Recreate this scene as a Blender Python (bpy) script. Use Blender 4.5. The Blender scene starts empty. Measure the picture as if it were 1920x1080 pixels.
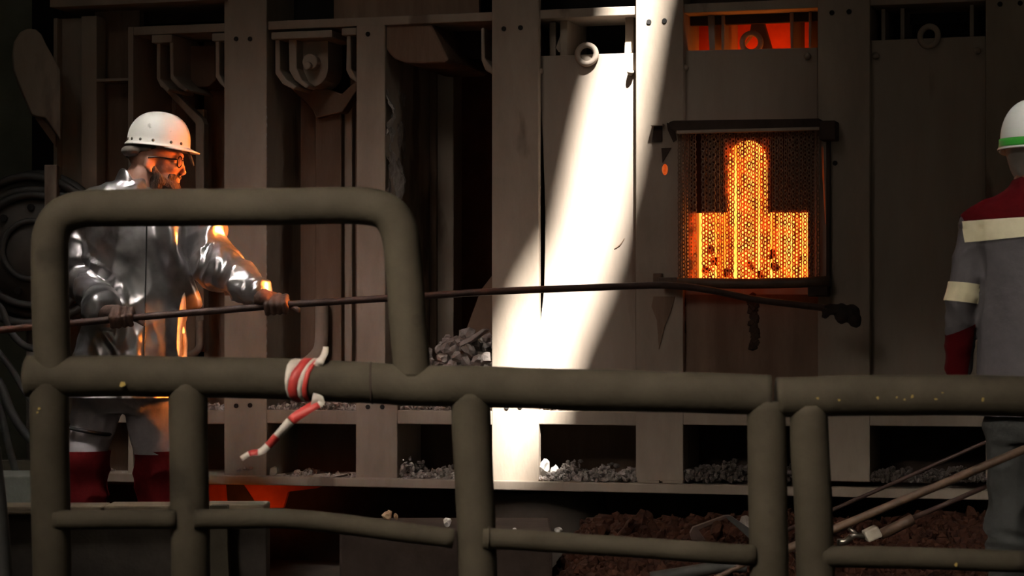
import bpy, bmesh, math, random
from mathutils import Vector, Matrix, noise, Euler

random.seed(7)
SC = bpy.context.scene
COL = SC.collection

# ------------------------------------------------------------------ camera
F = 4330.0            # focal length in pixels of the 1920 px wide frame
CAMZ = 1.05           # camera height over the shop floor
HOR = 620.0           # image row of the horizon
cam_d = bpy.data.cameras.new('camera')
cam = bpy.data.objects.new('camera', cam_d)
COL.objects.link(cam)
cam.location = (0, 0, CAMZ)
cam.rotation_euler = (math.pi / 2, 0, 0)
cam_d.sensor_width = 36.0
cam_d.lens = F / 1920 * 36.0
cam_d.shift_y = (HOR - 540) / 1920
cam_d.clip_end = 200
cam_d.dof.use_dof = True
cam_d.dof.focus_distance = 9.5
cam_d.dof.aperture_fstop = 8.0
SC.camera = cam

# ------------------------------------------------------------------ look, world, lights
SC.view_settings.view_transform = 'Standard'
SC.view_settings.look = 'None'
SC.view_settings.gamma = 1.0
SC.view_settings.use_curve_mapping = False
SC.view_settings.exposure = 0.0
W = bpy.data.worlds.new('world')
SC.world = W
W.use_nodes = True
W.node_tree.nodes['Background'].inputs[0].default_value = (0.9, 1.0, 0.95, 1)
W.node_tree.nodes['Background'].inputs[1].default_value = 0.022


def look(o, target):
    d = Vector(target) - o.location
    o.rotation_euler = d.to_track_quat('-Z', 'Y').to_euler()


def area(name, loc, target, sx, sy, power, color, spread=180):
    l = bpy.data.lights.new(name, 'AREA')
    l.shape = 'RECTANGLE'
    l.size, l.size_y = sx, sy
    l.energy = power
    l.color = color
    l.spread = math.radians(spread)
    o = bpy.data.objects.new(name, l)
    COL.objects.link(o)
    o.location = loc
    look(o, target)
    return o


SUN_DIR = Vector((-0.10, 0.52, -0.85)).normalized()
sl = bpy.data.lights.new('sun', 'SUN')
sl.energy = 90.0
sl.angle = math.radians(1.6)
sl.color = (1.0, 0.96, 0.88)
sun = bpy.data.objects.new('sun', sl)
COL.objects.link(sun)
sun.location = (2, 2, 15)
sun.rotation_euler = SUN_DIR.to_track_quat('-Z', 'Y').to_euler()

area('hall_fill', (-3.4, 2.6, 6.2), (-2.1, 10.4, 1.2), 1.6, 1.6, 0.55, (1.0, 0.87, 0.77), 30)  # unseen lamp added for hall daylight from the upper left
area('hall_fill', (-3.2, 2.6, 6.2), (-0.08, 9.8, 1.15), 1.6, 1.6, 2.2, (1.0, 0.87, 0.77), 23)  # second added daylight lamp, narrowed so the right side falls dark
area('rail_fill', (-2.6, 1.0, 4.9), (-0.1, 5.6, 1.15), 2.4, 0.6, 18, (1.0, 0.91, 0.78), 27)  # unseen lamp added to brighten the railing
area('web_fill', (4.5, 6.0, 3.2), (-0.55, 10.3, 1.45), 0.5, 0.5, 0.28, (1.0, 0.85, 0.74), 14)  # weak unseen lamp added to brighten the crusted web
area('visitor_fill', (1.3, 4.9, 4.9), (2.15, 7.38, 1.7), 0.5, 0.5, 3.7, (1.0, 0.96, 0.88), 25)  # unseen lamp added to brighten the jacketed person
area('worker_fill', (-1.9, 7.0, 5.2), (-1.35, 8.95, 1.4), 0.5, 0.5, 8, (1.0, 0.96, 0.90), 40)  # unseen overhead lamp added to brighten the worker
area('fire_light_on_worker', (0.70, 9.28, 1.62), (-1.45, 9.06, 1.30), 0.34, 0.40, 13, (1.0, 0.22, 0.03), 30)
area('fire_light_on_visitor', (0.95, 8.9, 1.30), (2.2, 7.4, 1.75), 0.25, 0.4, 1.2, (1.0, 0.25, 0.04), 30)

# ------------------------------------------------------------------ furnace coordinates
S = -0.30
_n = math.sqrt(1 + S * S)
UX, UY = 1 / _n, S / _n
VX, VY = -S / _n, 1 / _n
OY = 9.9


def fw(u, v, w):
    return Vector((u * UX + v * VX, OY + u * UY + v * VY, w))


def fpx(px, py, v):
    """point of the photograph taken onto the furnace plane at depth v: (u, w)"""
    rx = (px - 960) / F
    t = (v + OY * VY) / (rx * VX + VY)
    return t * rx * UX + (t - OY) * UY, CAMZ + (HOR - py) / F * t


def fp(px, py, v):
    u, w = fpx(px, py, v)
    return fw(u, v, w)


def at(px, py, Y):
    return Vector(((px - 960) / F * Y, Y, CAMZ + (HOR - py) / F * Y))


# ------------------------------------------------------------------ materials
def nodes_of(name):
    m = bpy.data.materials.new(name)
    m.use_nodes = True
    nt = m.node_tree
    return m, nt, nt.nodes['Principled BSDF']


def mat(name, c1, c2, scale=6.0, rough=0.8, metal=0.0, bump=0.15, bscale=40.0, stretch=(1, 1, 1), spots=None, spot_scale=9.0, spot_at=0.66, dist=0.01):
    m, nt, b = nodes_of(name)
    N, L = nt.nodes.new, nt.links.new
    tc = N('ShaderNodeNewGeometry')
    mp = N('ShaderNodeMapping')
    mp.inputs['Scale'].default_value = stretch
    L(tc.outputs['Position'], mp.inputs['Vector'])
    n1 = N('ShaderNodeTexNoise')
    n1.inputs['Scale'].default_value = scale
    n1.inputs['Detail'].default_value = 8
    n1.inputs['Roughness'].default_value = 0.65
    L(mp.outputs[0], n1.inputs['Vector'])
    r = N('ShaderNodeValToRGB')
    r.color_ramp.elements[0].position = 0.35
    r.color_ramp.elements[1].position = 0.65
    r.color_ramp.elements[0].color = (*c2, 1)
    r.color_ramp.elements[1].color = (*c1, 1)
    L(n1.outputs['Fac'], r.inputs[0])
    col = r.outputs[0]
    if spots:
        n3 = N('ShaderNodeTexNoise')
        n3.inputs['Scale'].default_value = spot_scale
        n3.inputs['Detail'].default_value = 6
        L(mp.outputs[0], n3.inputs['Vector'])
        r3 = N('ShaderNodeValToRGB')
        r3.color_ramp.elements[0].position = spot_at
        r3.color_ramp.elements[1].position = spot_at + 0.05
        L(n3.outputs['Fac'], r3.inputs[0])
        mx = N('ShaderNodeMixRGB')
        mx.inputs[2].default_value = (*spots, 1)
        L(r3.outputs[0], mx.inputs[0])
        L(col, mx.inputs[1])
        col = mx.outputs[0]
    L(col, b.inputs['Base Color'])
    b.inputs['Roughness'].default_value = rough
    b.inputs['Metallic'].default_value = metal
    if bump:
        n2 = N('ShaderNodeTexNoise')
        n2.inputs['Scale'].default_value = bscale
        n2.inputs['Detail'].default_value = 6
        L(mp.outputs[0], n2.inputs['Vector'])
        bp = N('ShaderNodeBump')
        bp.inputs['Strength'].default_value = bump
        bp.inputs['Distance'].default_value = dist
        L(n2.outputs['Fac'], bp.inputs['Height'])
        L(bp.outputs[0], b.inputs['Normal'])
    return m


M = {}
M['steel'] = mat('dusty furnace steel', (0.31, 0.255, 0.205), (0.235, 0.19, 0.15), 5, 0.85, 0, 0.12, 60, (1, 1, 0.35), (0.15, 0.11, 0.085), 3.0, 0.62)
M['plate'] = mat('dusty door plate', (0.315, 0.26, 0.215), (0.26, 0.21, 0.17), 3, 0.8, 0, 0.10, 45, (1.6, 1.6, 0.3), (0.20, 0.15, 0.12), 2.6, 0.66)
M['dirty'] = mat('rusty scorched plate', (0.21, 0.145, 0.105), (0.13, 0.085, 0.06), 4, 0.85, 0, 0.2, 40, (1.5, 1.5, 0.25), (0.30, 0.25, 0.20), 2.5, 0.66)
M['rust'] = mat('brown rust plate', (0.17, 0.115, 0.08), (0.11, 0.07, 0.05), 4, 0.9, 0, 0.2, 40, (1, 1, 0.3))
M['drum'] = mat('dusty vessel steel', (0.12, 0.098, 0.082), (0.085, 0.068, 0.055), 3, 0.85, 0, 0.1, 40)
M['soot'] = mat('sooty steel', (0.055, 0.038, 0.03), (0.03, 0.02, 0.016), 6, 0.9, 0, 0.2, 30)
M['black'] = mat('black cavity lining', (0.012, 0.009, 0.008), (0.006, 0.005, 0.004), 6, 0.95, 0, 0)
M['crust'] = mat('crusted slag on web', (0.42, 0.39, 0.36), (0.16, 0.12, 0.10), 9, 0.9, 0, 0.9, 28, (1, 1, 0.6), None, dist=0.05)
M['pipe'] = mat('dusty railing pipe', (0.066, 0.054, 0.037), (0.046, 0.037, 0.025), 7, 0.75, 0, 0.12, 60, (1, 1, 1), (0.035, 0.028, 0.02), 3.5, 0.62)
M['flake'] = mat('yellow paint flake', (0.34, 0.235, 0.055), (0.22, 0.15, 0.035), 60, 0.7, 0, 0)
M['bar'] = mat('rusty poker steel', (0.075, 0.04, 0.03), (0.04, 0.022, 0.017), 20, 0.6, 0.3, 0.2, 80)
M['bar_tan'] = mat('brown scaled bar', (0.11, 0.062, 0.035), (0.055, 0.032, 0.02), 20, 0.6, 0.1, 0.2, 80)
M['chain'] = mat('scaled grey chain', (0.25, 0.18, 0.13), (0.16, 0.11, 0.08), 40, 0.6, 0.35, 0)
M['rock'] = mat('grey slag stone', (0.31, 0.265, 0.24), (0.19, 0.16, 0.145), 14, 0.95, 0, 0.4, 60)
M['rock_pale'] = mat('pale lime stone', (0.72, 0.68, 0.64), (0.5, 0.46, 0.42), 14, 0.95, 0, 0.3, 60)
M['rock_tan'] = mat('tan broken brick', (0.62, 0.42, 0.26), (0.42, 0.25, 0.14), 14, 0.95, 0, 0.3, 60)
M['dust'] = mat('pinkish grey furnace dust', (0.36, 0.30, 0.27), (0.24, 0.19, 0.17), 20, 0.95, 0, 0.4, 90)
M['dust_shaded'] = mat('furnace dust with shade', (0.11, 0.088, 0.078), (0.06, 0.047, 0.042), 20, 0.95, 0, 0.4, 90)  # darker copy of the dust; shade of the right bays in its colour
M['rust_rubble'] = mat('rusty red rubble', (0.055, 0.020, 0.011), (0.02, 0.0075, 0.005), 18, 0.85, 0, 0.4, 60)
M['coal'] = mat('charred lump', (0.03, 0.018, 0.012), (0.015, 0.01, 0.008), 18, 0.95, 0, 0.4, 60)
M['wall'] = mat('grimy hall wall', (0.30, 0.31, 0.25), (0.2, 0.21, 0.165), 2, 0.95, 0, 0.2, 12)
M['floor'] = mat('dark shop floor', (0.07, 0.057, 0.046), (0.035, 0.028, 0.024), 3, 0.95, 0, 0.5, 20)
M['concrete'] = mat('greenish dusty slab', (0.19, 0.19, 0.16), (0.12, 0.12, 0.10), 6, 0.95, 0, 0.3, 30)
M['wood'] = mat('weathered plank', (0.24, 0.18, 0.115), (0.10, 0.075, 0.05), 6, 0.9, 0, 0.3, 30, (0.6, 5, 5))
M['rubber'] = mat('dusty black hose rubber', (0.045, 0.042, 0.037), (0.022, 0.02, 0.018), 10, 0.7, 0, 0.1, 50)
M['reel'] = mat('dark painted reel steel', (0.075, 0.062, 0.05), (0.045, 0.036, 0.03), 8, 0.7, 0.1, 0.1, 40)
M['helmet'] = mat('scuffed white helmet', (0.80, 0.77, 0.70), (0.72, 0.69, 0.62), 5, 0.3, 0, 0.03, 30, (1, 1, 1), (0.42, 0.40, 0.33), 16, 0.66)
M['helmet_white'] = mat('clean white helmet', (0.86, 0.86, 0.80), (0.80, 0.80, 0.74), 5, 0.28, 0, 0)
M['green'] = mat('bright green band', (0.06, 0.42, 0.05), (0.05, 0.36, 0.04), 8, 0.45, 0, 0)
M['rivet'] = mat('steel rivet', (0.25, 0.23, 0.2), (0.16, 0.14, 0.12), 40, 0.35, 0.9, 0)
M['skin'] = mat('ruddy skin', (0.46, 0.245, 0.17), (0.36, 0.17, 0.115), 18, 0.5, 0, 0.08, 120)
M['beard'] = mat('dark brown beard', (0.06, 0.03, 0.018), (0.022, 0.012, 0.007), 90, 0.75, 0, 0.9, 160, (1, 1, 0.4))
M['glass_frame'] = mat('black spectacle frame', (0.015, 0.013, 0.012), (0.01, 0.009, 0.008), 20, 0.25, 0, 0)
M['felt'] = mat('grey brown helmet liner', (0.16, 0.135, 0.115), (0.10, 0.085, 0.07), 20, 0.9, 0, 0.2, 60)
M['grey_cloth'] = mat('grey work cloth', (0.125, 0.112, 0.118), (0.095, 0.085, 0.09), 10, 0.9, 0, 0.25, 45)
M['dark_cloth'] = mat('charcoal trouser cloth', (0.055, 0.055, 0.053), (0.035, 0.035, 0.033), 10, 0.9, 0, 0.25, 45)
M['trouser'] = mat('pale grey trouser cloth', (0.40, 0.36, 0.38), (0.30, 0.27, 0.285), 10, 0.8, 0, 0.2, 45)
M['red_cloth'] = mat('dark red cloth', (0.22, 0.016, 0.018), (0.13, 0.008, 0.01), 8, 0.85, 0, 0.2, 45)
M['red_yoke'] = mat('wine red jacket cloth', (0.085, 0.002, 0.004), (0.06, 0.0015, 0.003), 8, 0.9, 0, 0.2, 45)
M['stripe'] = mat('cream reflective tape', (0.74, 0.66, 0.44), (0.64, 0.56, 0.36), 12, 0.5, 0, 0.05, 60)
M['glove'] = mat('scorched leather glove', (0.12, 0.058, 0.038), (0.045, 0.024, 0.017), 16, 0.7, 0, 0.3, 60)
M['balaclava'] = mat('pale grey hood', (0.36, 0.33, 0.295), (0.28, 0.255, 0.225), 12, 0.9, 0, 0.2, 60)
M['boot'] = mat('black boot', (0.03, 0.027, 0.025), (0.02, 0.018, 0.016), 12, 0.5, 0, 0.1)
M['strap'] = mat('black strap', (0.02, 0.017, 0.016), (0.012, 0.011, 0.01), 12, 0.7, 0, 0)
M['tape_white'] = mat('dirty white barrier tape', (0.55, 0.49, 0.42), (0.42, 0.37, 0.31), 20, 0.5, 0, 0.05, 60)
M['tape_red'] = mat('red barrier tape', (0.50, 0.045, 0.035), (0.36, 0.03, 0.025), 20, 0.5, 0, 0.05, 60)
M['hazard'] = mat('orange red paint and fire glow', (0.46, 0.07, 0.012), (0.33, 0.045, 0.008), 10, 0.8, 0, 0.1, 40)
M['cloth_wrap'] = mat('pale rag wrapping', (0.42, 0.37, 0.30), (0.3, 0.26, 0.21), 14, 0.9, 0, 0.2, 50)

for _k in ('red_yoke', 'red_cloth', 'grey_cloth', 'dark_cloth', 'rust_rubble', 'pipe', 'soot', 'steel', 'plate', 'dirty', 'rust', 'floor'):
    M[_k].node_tree.nodes['Principled BSDF'].inputs['Specular IOR Level'].default_value = 0.12


def foil():
    m, nt, b = nodes_of('aluminised coat cloth')
    N, L = nt.nodes.new, nt.links.new
    g = N('ShaderNodeNewGeometry')
    n = N('ShaderNodeTexNoise')
    n.inputs['Scale'].default_value = 5
    n.inputs['Detail'].default_value = 7
    L(g.outputs['Position'], n.inputs['Vector'])
    r = N('ShaderNodeValToRGB')
    r.color_ramp.elements[0].position, r.color_ramp.elements[1].position = 0.34, 0.55
    r.color_ramp.elements[0].color = (0.19, 0.17, 0.168, 1)
    r.color_ramp.elements[1].color = (0.58, 0.555, 0.56, 1)
    L(n.outputs['Fac'], r.inputs[0])
    L(r.outputs[0], b.inputs['Base Color'])
    b.inputs['Metallic'].default_value = 0.92
    r2 = N('ShaderNodeMapRange')
    r2.inputs['To Min'].default_value, r2.inputs['To Max'].default_value = 0.42, 0.24
    L(n.outputs['Fac'], r2.inputs[0])
    L(r2.outputs[0], b.inputs['Roughness'])
    v = N('ShaderNodeTexNoise')
    v.noise_type = 'RIDGED_MULTIFRACTAL'
    v.inputs['Scale'].default_value = 7
    v.inputs['Detail'].default_value = 2.5
    v.inputs['Distortion'].default_value = 0.6
    L(g.outputs['Position'], v.inputs['Vector'])
    bp = N('ShaderNodeBump')
    bp.inputs['Strength'].default_value = 0.22
    bp.inputs['Distance'].default_value = 0.010
    L(v.outputs['Fac'], bp.inputs['Height'])
    L(bp.outputs[0], b.inputs['Normal'])
    return m


M['foil'] = foil()


def fire_mat(name, strength, lo=(1, 0.13, 0.008), hi=(1, 0.42, 0.05), stretch=(26, 26, 3)):
    m, nt, b = nodes_of(name)
    N, L = nt.nodes.new, nt.links.new
    g = N('ShaderNodeNewGeometry')
    mp = N('ShaderNodeMapping')
    mp.inputs['Scale'].default_value = stretch
    L(g.outputs['Position'], mp.inputs['Vector'])
    n = N('ShaderNodeTexNoise')
    n.inputs['Scale'].default_value = 1
    n.inputs['Detail'].default_value = 4
    L(mp.outputs[0], n.inputs['Vector'])
    r = N('ShaderNodeValToRGB')
    r.color_ramp.elements[0].position, r.color_ramp.elements[1].position = 0.35, 0.62
    r.color_ramp.elements[0].color = (*lo, 1)
    r.color_ramp.elements[1].color = (*hi, 1)
    L(n.outputs['Fac'], r.inputs[0])
    e = N('ShaderNodeEmission')
    L(r.outputs[0], e.inputs[0])
    e.inputs[1].default_value = strength
    L(e.outputs[0], nt.nodes['Material Output'].inputs[0])
    return m


M['fire'] = fire_mat('furnace fire', 4.4, (1, 0.12, 0.008), (1, 0.36, 0.055))
M['ember'] = fire_mat('glowing ember', 0.5, (1, 0.10, 0.01), (1, 0.22, 0.05), (60, 60, 60))

M['edge_glow'] = fire_mat('firelight on frame edge', 0.14, (1, 0.09, 0.01), (1, 0.16, 0.03), (8, 8, 8))  # emission paints firelight onto the frame edge

# ------------------------------------------------------------------ mesh helpers
ORG = {}


def thing(name, label, cat, loc, group=None, kind=None):
    o = bpy.data.objects.new(name, None)
    COL.objects.link(o)
    o.empty_display_size = 0.1
    o.location = loc
    ORG[o.name] = Vector(loc)
    tag(o, label, cat, group, kind)
    return o


def tag(o, label=None, cat=None, group=None, kind=None):
    if label:
        o['label'] = label
    if cat:
        o['category'] = cat
    if group:
        o['group'] = group
    if kind:
        o['kind'] = kind
    return o


def obj(name, bm, m, parent=None, smooth=False, bevel=0.0, base=True):
    """link a bmesh (world coordinates) as one mesh object"""
    if parent is not None:
        org = ORG[parent.name]
    elif base and len(bm.verts):
        xs = [v.co.x for v in bm.verts]
        ys = [v.co.y for v in bm.verts]
        zs = [v.co.z for v in bm.verts]
        org = Vector(((min(xs) + max(xs)) / 2, (min(ys) + max(ys)) / 2, min(zs)))
    else:
        org = Vector((0, 0, 0))
    bmesh.ops.translate(bm, verts=bm.verts, vec=-org)
    me = bpy.data.meshes.new(name)
    if smooth:
        for f in bm.faces:
            f.smooth = True
    bm.to_mesh(me)
    bm.free()
    for mm in (m if isinstance(m, (list, tuple)) else [m]):
        me.materials.append(mm)
    o = bpy.data.objects.new(name, me)
    COL.objects.link(o)
    if parent is not None:
        o.parent = parent
    else:
        o.location = org
    ORG[o.name] = org
    if bevel:
        b = o.modifiers.new('bevel', 'BEVEL')
        b.width = bevel
        b.segments = 2
        b.limit_method = 'ANGLE'
    return o


def inst(name, me, loc, parent=None, rot=(0, 0, 0), scale=(1, 1, 1)):
    o = bpy.data.objects.new(name, me)
    COL.objects.link(o)
    if parent is not None:
        o.parent = parent
        o.location = Vector(loc) - ORG[parent.name]
    else:
        o.location = loc
    o.rotation_euler = rot
    o.scale = scale
    ORG[o.name] = Vector(loc)
    return o


def NB():
    return bmesh.new()


def hexa(bm, c):
    v = [bm.verts.new(p) for p in c]
    for q in ((0, 3, 2, 1), (4, 5, 6, 7), (0, 1, 5, 4), (1, 2, 6, 5), (2, 3, 7, 6), (3, 0, 4, 7)):
        bm.faces.new([v[i] for i in q])


def fbox(bm, x0, x1, y0, y1, v0, v1, ym=None):
    """box in furnace axes; pixel outline taken on its front plane v0"""
    xm = (x0 + x1) / 2
    u0, u1 = fpx(x0, 500, v0)[0], fpx(x1, 500, v0)[0]
    w1, w0 = fpx(xm, y0, v0)[1], fpx(xm, y1, v0)[1]
    hexa(bm, [fw(u, v, w) for w in (w0, w1) for u, v in ((u0, v0), (u1, v0), (u1, v1), (u0, v1))])


def ubox(bm, u0, u1, w0, w1, v0, v1):
    hexa(bm, [fw(u, v, w) for w in (w0, w1) for u, v in ((u0, v0), (u1, v0), (u1, v1), (u0, v1))])


def wbox(bm, x0, x1, y0, y1, z0, z1):
    hexa(bm, [Vector((x, y, z)) for z in (z0, z1) for x, y in ((x0, y0), (x1, y0), (x1, y1), (x0, y1))])


def prism(bm, loops, push):
    """loops of coplanar points (outer first, then holes) filled and pushed by a vector"""
    es, n0 = [], len(bm.verts)
    for lp in loops:
        vs = [bm.verts.new(p) for p in lp]
        for i in range(len(vs)):
            es.append(bm.edges.new((vs[i], vs[(i + 1) % len(vs)])))
    r = bmesh.ops.triangle_fill(bm, edges=es, use_beauty=True, use_dissolve=False)
    fs = [g for g in r['geom'] if isinstance(g, bmesh.types.BMFace)]
    r2 = bmesh.ops.extrude_face_region(bm, geom=fs, use_keep_orig=True)
    nv = [g for g in r2['geom'] if isinstance(g, bmesh.types.BMVert)]
    bmesh.ops.translate(bm, verts=nv, vec=push)
    bmesh.ops.recalc_face_normals(bm, faces=bm.faces)


def fprism(bm, outer, v0, v1, holes=()):
    prism(bm, [[fp(x, y, v0) for x, y in lp] for lp in (outer, *holes)], fw(0, v1 - v0, 0) - fw(0, 0, 0))


def smooth_path(pts, n=6, closed=False):
    pts = [Vector(p) for p in pts]
    out = []
    for i in range(len(pts) - 1):
        p0 = pts[max(i - 1, 0)]
        p1, p2 = pts[i], pts[i + 1]
        p3 = pts[min(i + 2, len(pts) - 1)]
        for k in range(n):
            t = k / n
            out.append(0.5 * ((2 * p1) + (p2 - p0) * t + (2 * p0 - 5 * p1 + 4 * p2 - p3) * t * t + (3 * p1 - p0 - 3 * p2 + p3) * t ** 3))
    out.append(pts[-1])
    return out


def tube(bm, path, r, seg=16, cap=True, sq=1.0):
    path = [Vector(p) for p in path]
    n = len(path)
    rs = r if isinstance(r, (list, tuple)) else [r] * n
    if len(rs) != n:
        rs = [rs[min(int(i / (n - 1) * (len(rs) - 1)), len(rs) - 2)] * (1 - (i / (n - 1) * (len(rs) - 1)) % 1 if i < n - 1 else 0)
              + rs[min(int(i / (n - 1) * (len(rs) - 1)) + 1, len(rs) - 1)] * ((i / (n - 1) * (len(rs) - 1)) % 1 if i < n - 1 else 1) for i in range(n)]
    t0 = (path[1] - path[0]).normalized()
    up = Vector((0, 0, 1)) if abs(t0.z) < 0.9 else Vector((0, -1, 0))
    nrm = (up - t0 * up.dot(t0)).normalized()
    rings = []
    for i in range(n):
        t = (path[min(i + 1, n - 1)] - path[max(i - 1, 0)]).normalized()
        nrm = (nrm - t * nrm.dot(t)).normalized()
        b = t.cross(nrm)
        rings.append([bm.verts.new(path[i] + (nrm * math.cos(a) + b * math.sin(a) * sq) * rs[i]) for a in (2 * math.pi * k / seg for k in range(seg))])
    for i in range(n - 1):
        for k in range(seg):
            bm.faces.new((rings[i][k], rings[i][(k + 1) % seg], rings[i + 1][(k + 1) % seg], rings[i + 1][k]))
    if cap:
        bm.faces.new(list(reversed(rings[0])))
        bm.faces.new(rings[-1])
    return rings


def torus(bm, c, R, r, axis, seg=20, rs=8, sz=1.0):
    """ring about an axis"""
    axis = Vector(axis).normalized()
    q = axis.to_track_quat('Z', 'Y').to_matrix()
    rings = []
    for i in range(seg):
        a = 2 * math.pi * i / seg
        d = q @ Vector((math.cos(a), math.sin(a), 0))
        rings.append([bm.verts.new(Vector(c) + d * (R + r * math.cos(b)) + axis * r * sz * math.sin(b)) for b in (2 * math.pi * k / rs for k in range(rs))])
    for i in range(seg):
        for k in range(rs):
            A, B = rings[i], rings[(i + 1) % seg]
            bm.faces.new((A[k], B[k], B[(k + 1) % rs], A[(k + 1) % rs]))


def disc(bm, c, r, axis, h, seg=14):
    axis = Vector(axis).normalized()
    tube(bm, [Vector(c), Vector(c) + axis * h], r, seg)


def add_ell(bm, c, rad, rot=None, sub=3):
    mtx = Matrix.Translation(Vector(c)) @ (rot.to_4x4() if rot else Matrix.Identity(4)) @ Matrix.Diagonal((*rad, 1))
    bmesh.ops.create_icosphere(bm, subdivisions=sub, radius=1, matrix=mtx)


def add_cap(bm, p0, r0, p1, r1):
    t = NB()
    bmesh.ops.create_icosphere(t, subdivisions=2, radius=r0, matrix=Matrix.Translation(Vector(p0)))
    bmesh.ops.create_icosphere(t, subdivisions=2, radius=r1, matrix=Matrix.Translation(Vector(p1)))
    r = bmesh.ops.convex_hull(t, input=t.verts)
    bad = [g for g in r['geom_interior'] if isinstance(g, bmesh.types.BMVert)]
    bmesh.ops.delete(t, geom=bad, context='VERTS')
    me = bpy.data.meshes.new('tmp')
    t.to_mesh(me)
    t.free()
    bm.from_mesh(me)
    bpy.data.meshes.remove(me)


def add_loft(bm, rings, seg=32):
    """closed loft of horizontal ellipses (centre, rx, ry)"""
    R = []
    for c, rx, ry in rings:
        R.append([bm.verts.new(Vector(c) + Vector((rx * math.cos(a), ry * math.sin(a), 0))) for a in (2 * math.pi * k / seg for k in range(seg))])
    for i in range(len(R) - 1):
        for k in range(seg):
            bm.faces.new((R[i][k], R[i][(k + 1) % seg], R[i + 1][(k + 1) % seg], R[i + 1][k]))
    bm.faces.new(list(reversed(R[0])))
    bm.faces.new(R[-1])


def fuse(bm, voxel, smooth_n=6):
    """union of the closed shapes in bm as one continuous skin -> new bmesh"""
    bmesh.ops.recalc_face_normals(bm, faces=bm.faces)
    me = bpy.data.meshes.new('tmp')
    bm.to_mesh(me)
    bm.free()
    o = bpy.data.objects.new('tmp', me)
    COL.objects.link(o)
    r = o.modifiers.new('r', 'REMESH')
    r.mode = 'VOXEL'
    r.voxel_size = voxel
    s = o.modifiers.new('s', 'SMOOTH')
    s.factor = 0.5
    s.iterations = smooth_n
    dg = bpy.context.evaluated_depsgraph_get()
    me2 = bpy.data.meshes.new_from_object(o.evaluated_get(dg))
    bpy.data.objects.remove(o)
    bpy.data.meshes.remove(me)
    out = NB()
    out.from_mesh(me2)
    bpy.data.meshes.remove(me2)
    return out


def displace(bm, fn):
    bm.normal_update()
    new = [(v, v.co + v.normal * fn(v.co, v.normal)) for v in bm.verts]
    for v, c in new:
        v.co = c


def cut(bm, point, normal):
    """keep the side the normal points away from"""
    bmesh.ops.bisect_plane(bm, geom=bm.verts[:] + bm.edges[:] + bm.faces[:], plane_co=Vector(point), plane_no=Vector(normal), clear_outer=True)


def copy_bm(bm):
    return bm.copy()


# stones: four shared meshes per material
STONES = {}


def stone_mesh(mk, k):
    key = (mk, k)
    if key not in STONES:
        rnd = random.Random(k * 31 + 5)
        bm = NB()
        bmesh.ops.create_icosphere(bm, subdivisions=2, radius=1)
        off = Vector((k * 7.3, 2.1, 4.4))
        for v in bm.verts:
            d = v.co.normalized()
            f = 0.78 + 0.55 * noise.noise(d * 1.3 + off) + 0.22 * noise.noise(d * 3.1 + off)
            v.co = Vector((d.x * f, d.y * f * 0.85, d.z * f * 0.72))
        # a few broken faces
        for _ in range(4):
            nn = Vector((rnd.uniform(-1, 1), rnd.uniform(-1, 1), rnd.uniform(-1, 1))).normalized()
            for v in bm.verts:
                s = v.co.dot(nn) - 0.55
                if s > 0:
                    v.co -= nn * s
        me = bpy.data.meshes.new('stone')
        bm.to_mesh(me)
        bm.free()
        me.materials.append(M[mk])
        STONES[key] = me
    return STONES[key]


def stone(name, loc, r, mk, label=None, group=None, cat='stone', parent=None):
    k = random.randrange(4)
    o = inst(name, stone_mesh(mk, k), loc, parent, (random.uniform(0, 6), random.uniform(0, 6), random.uniform(0, 6)), (r * random.uniform(.85, 1.25), r, r * random.uniform(.8, 1.1)))
    if label:
        tag(o, label, cat, group)
    return o


_t = bmesh.new()
bmesh.ops.create_icosphere(_t, subdivisions=1, radius=1)
ICO_V = [v.co.copy() for v in _t.verts]
ICO_F = [tuple(v.index for v in f.verts) for f in _t.faces]
_t.free()


def heap(name, m, pts_fn, n, rmin, rmax, parent=None, label=None, cat=None):
    """uncountable crumbs joined in one object"""
    rnd = random.Random(len(name) * 13 + n)
    V_, F_ = [], []
    for i in range(n):
        p, sc = pts_fn(rnd)
        r = rnd.uniform(rmin, rmax) * sc
        mtx = Euler((rnd.uniform(0, 6), rnd.uniform(0, 6), rnd.uniform(0, 6))).to_matrix() @ Matrix.Diagonal((r * rnd.uniform(.6, 1.4), r * rnd.uniform(.6, 1.3), r * rnd.uniform(.5, 1)))
        b = len(V_)
        for q in ICO_V:
            V_.append(p + mtx @ (q * rnd.uniform(.72, 1.28)))
        F_.extend((f[0] + b, f[1] + b, f[2] + b) for f in ICO_F)
    z0 = min(v.z for v in V_)
    c = Vector((sum(v.x for v in V_) / len(V_), sum(v.y for v in V_) / len(V_), z0))
    me = bpy.data.meshes.new(name)
    me.from_pydata([v - c for v in V_], [], F_)
    me.materials.append(m)
    o = bpy.data.objects.new(name, me)
    COL.objects.link(o)
    o.location = c
    ORG[o.name] = c
    o['kind'] = 'stuff'
    if label:
        tag(o, label, cat)
    return o

# ================================================================== SETTING
bm = NB()
wbox(bm, -7, 7, -8, 14, -0.2, 0)
tag(obj('floor', bm, M['floor']), 'dark dusty shop floor under the furnace and railing', kind='structure')
bm = NB()
wbox(bm, -7, 7, 13.5, 13.8, 0, 9)
tag(obj('wall_back', bm, M['wall']), 'grimy dark green grey hall wall behind the furnace', kind='structure')
bm = NB()
wbox(bm, -7.2, -7, -8, 13.8, 0, 9)
tag(obj('wall_left', bm, M['wall']), 'grimy hall wall on the left', kind='structure')
bm = NB()
wbox(bm, 7, 7.2, -8, 13.8, 0, 9)
tag(obj('wall_right', bm, M['wall']), 'grimy hall wall on the right', kind='structure')

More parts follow.
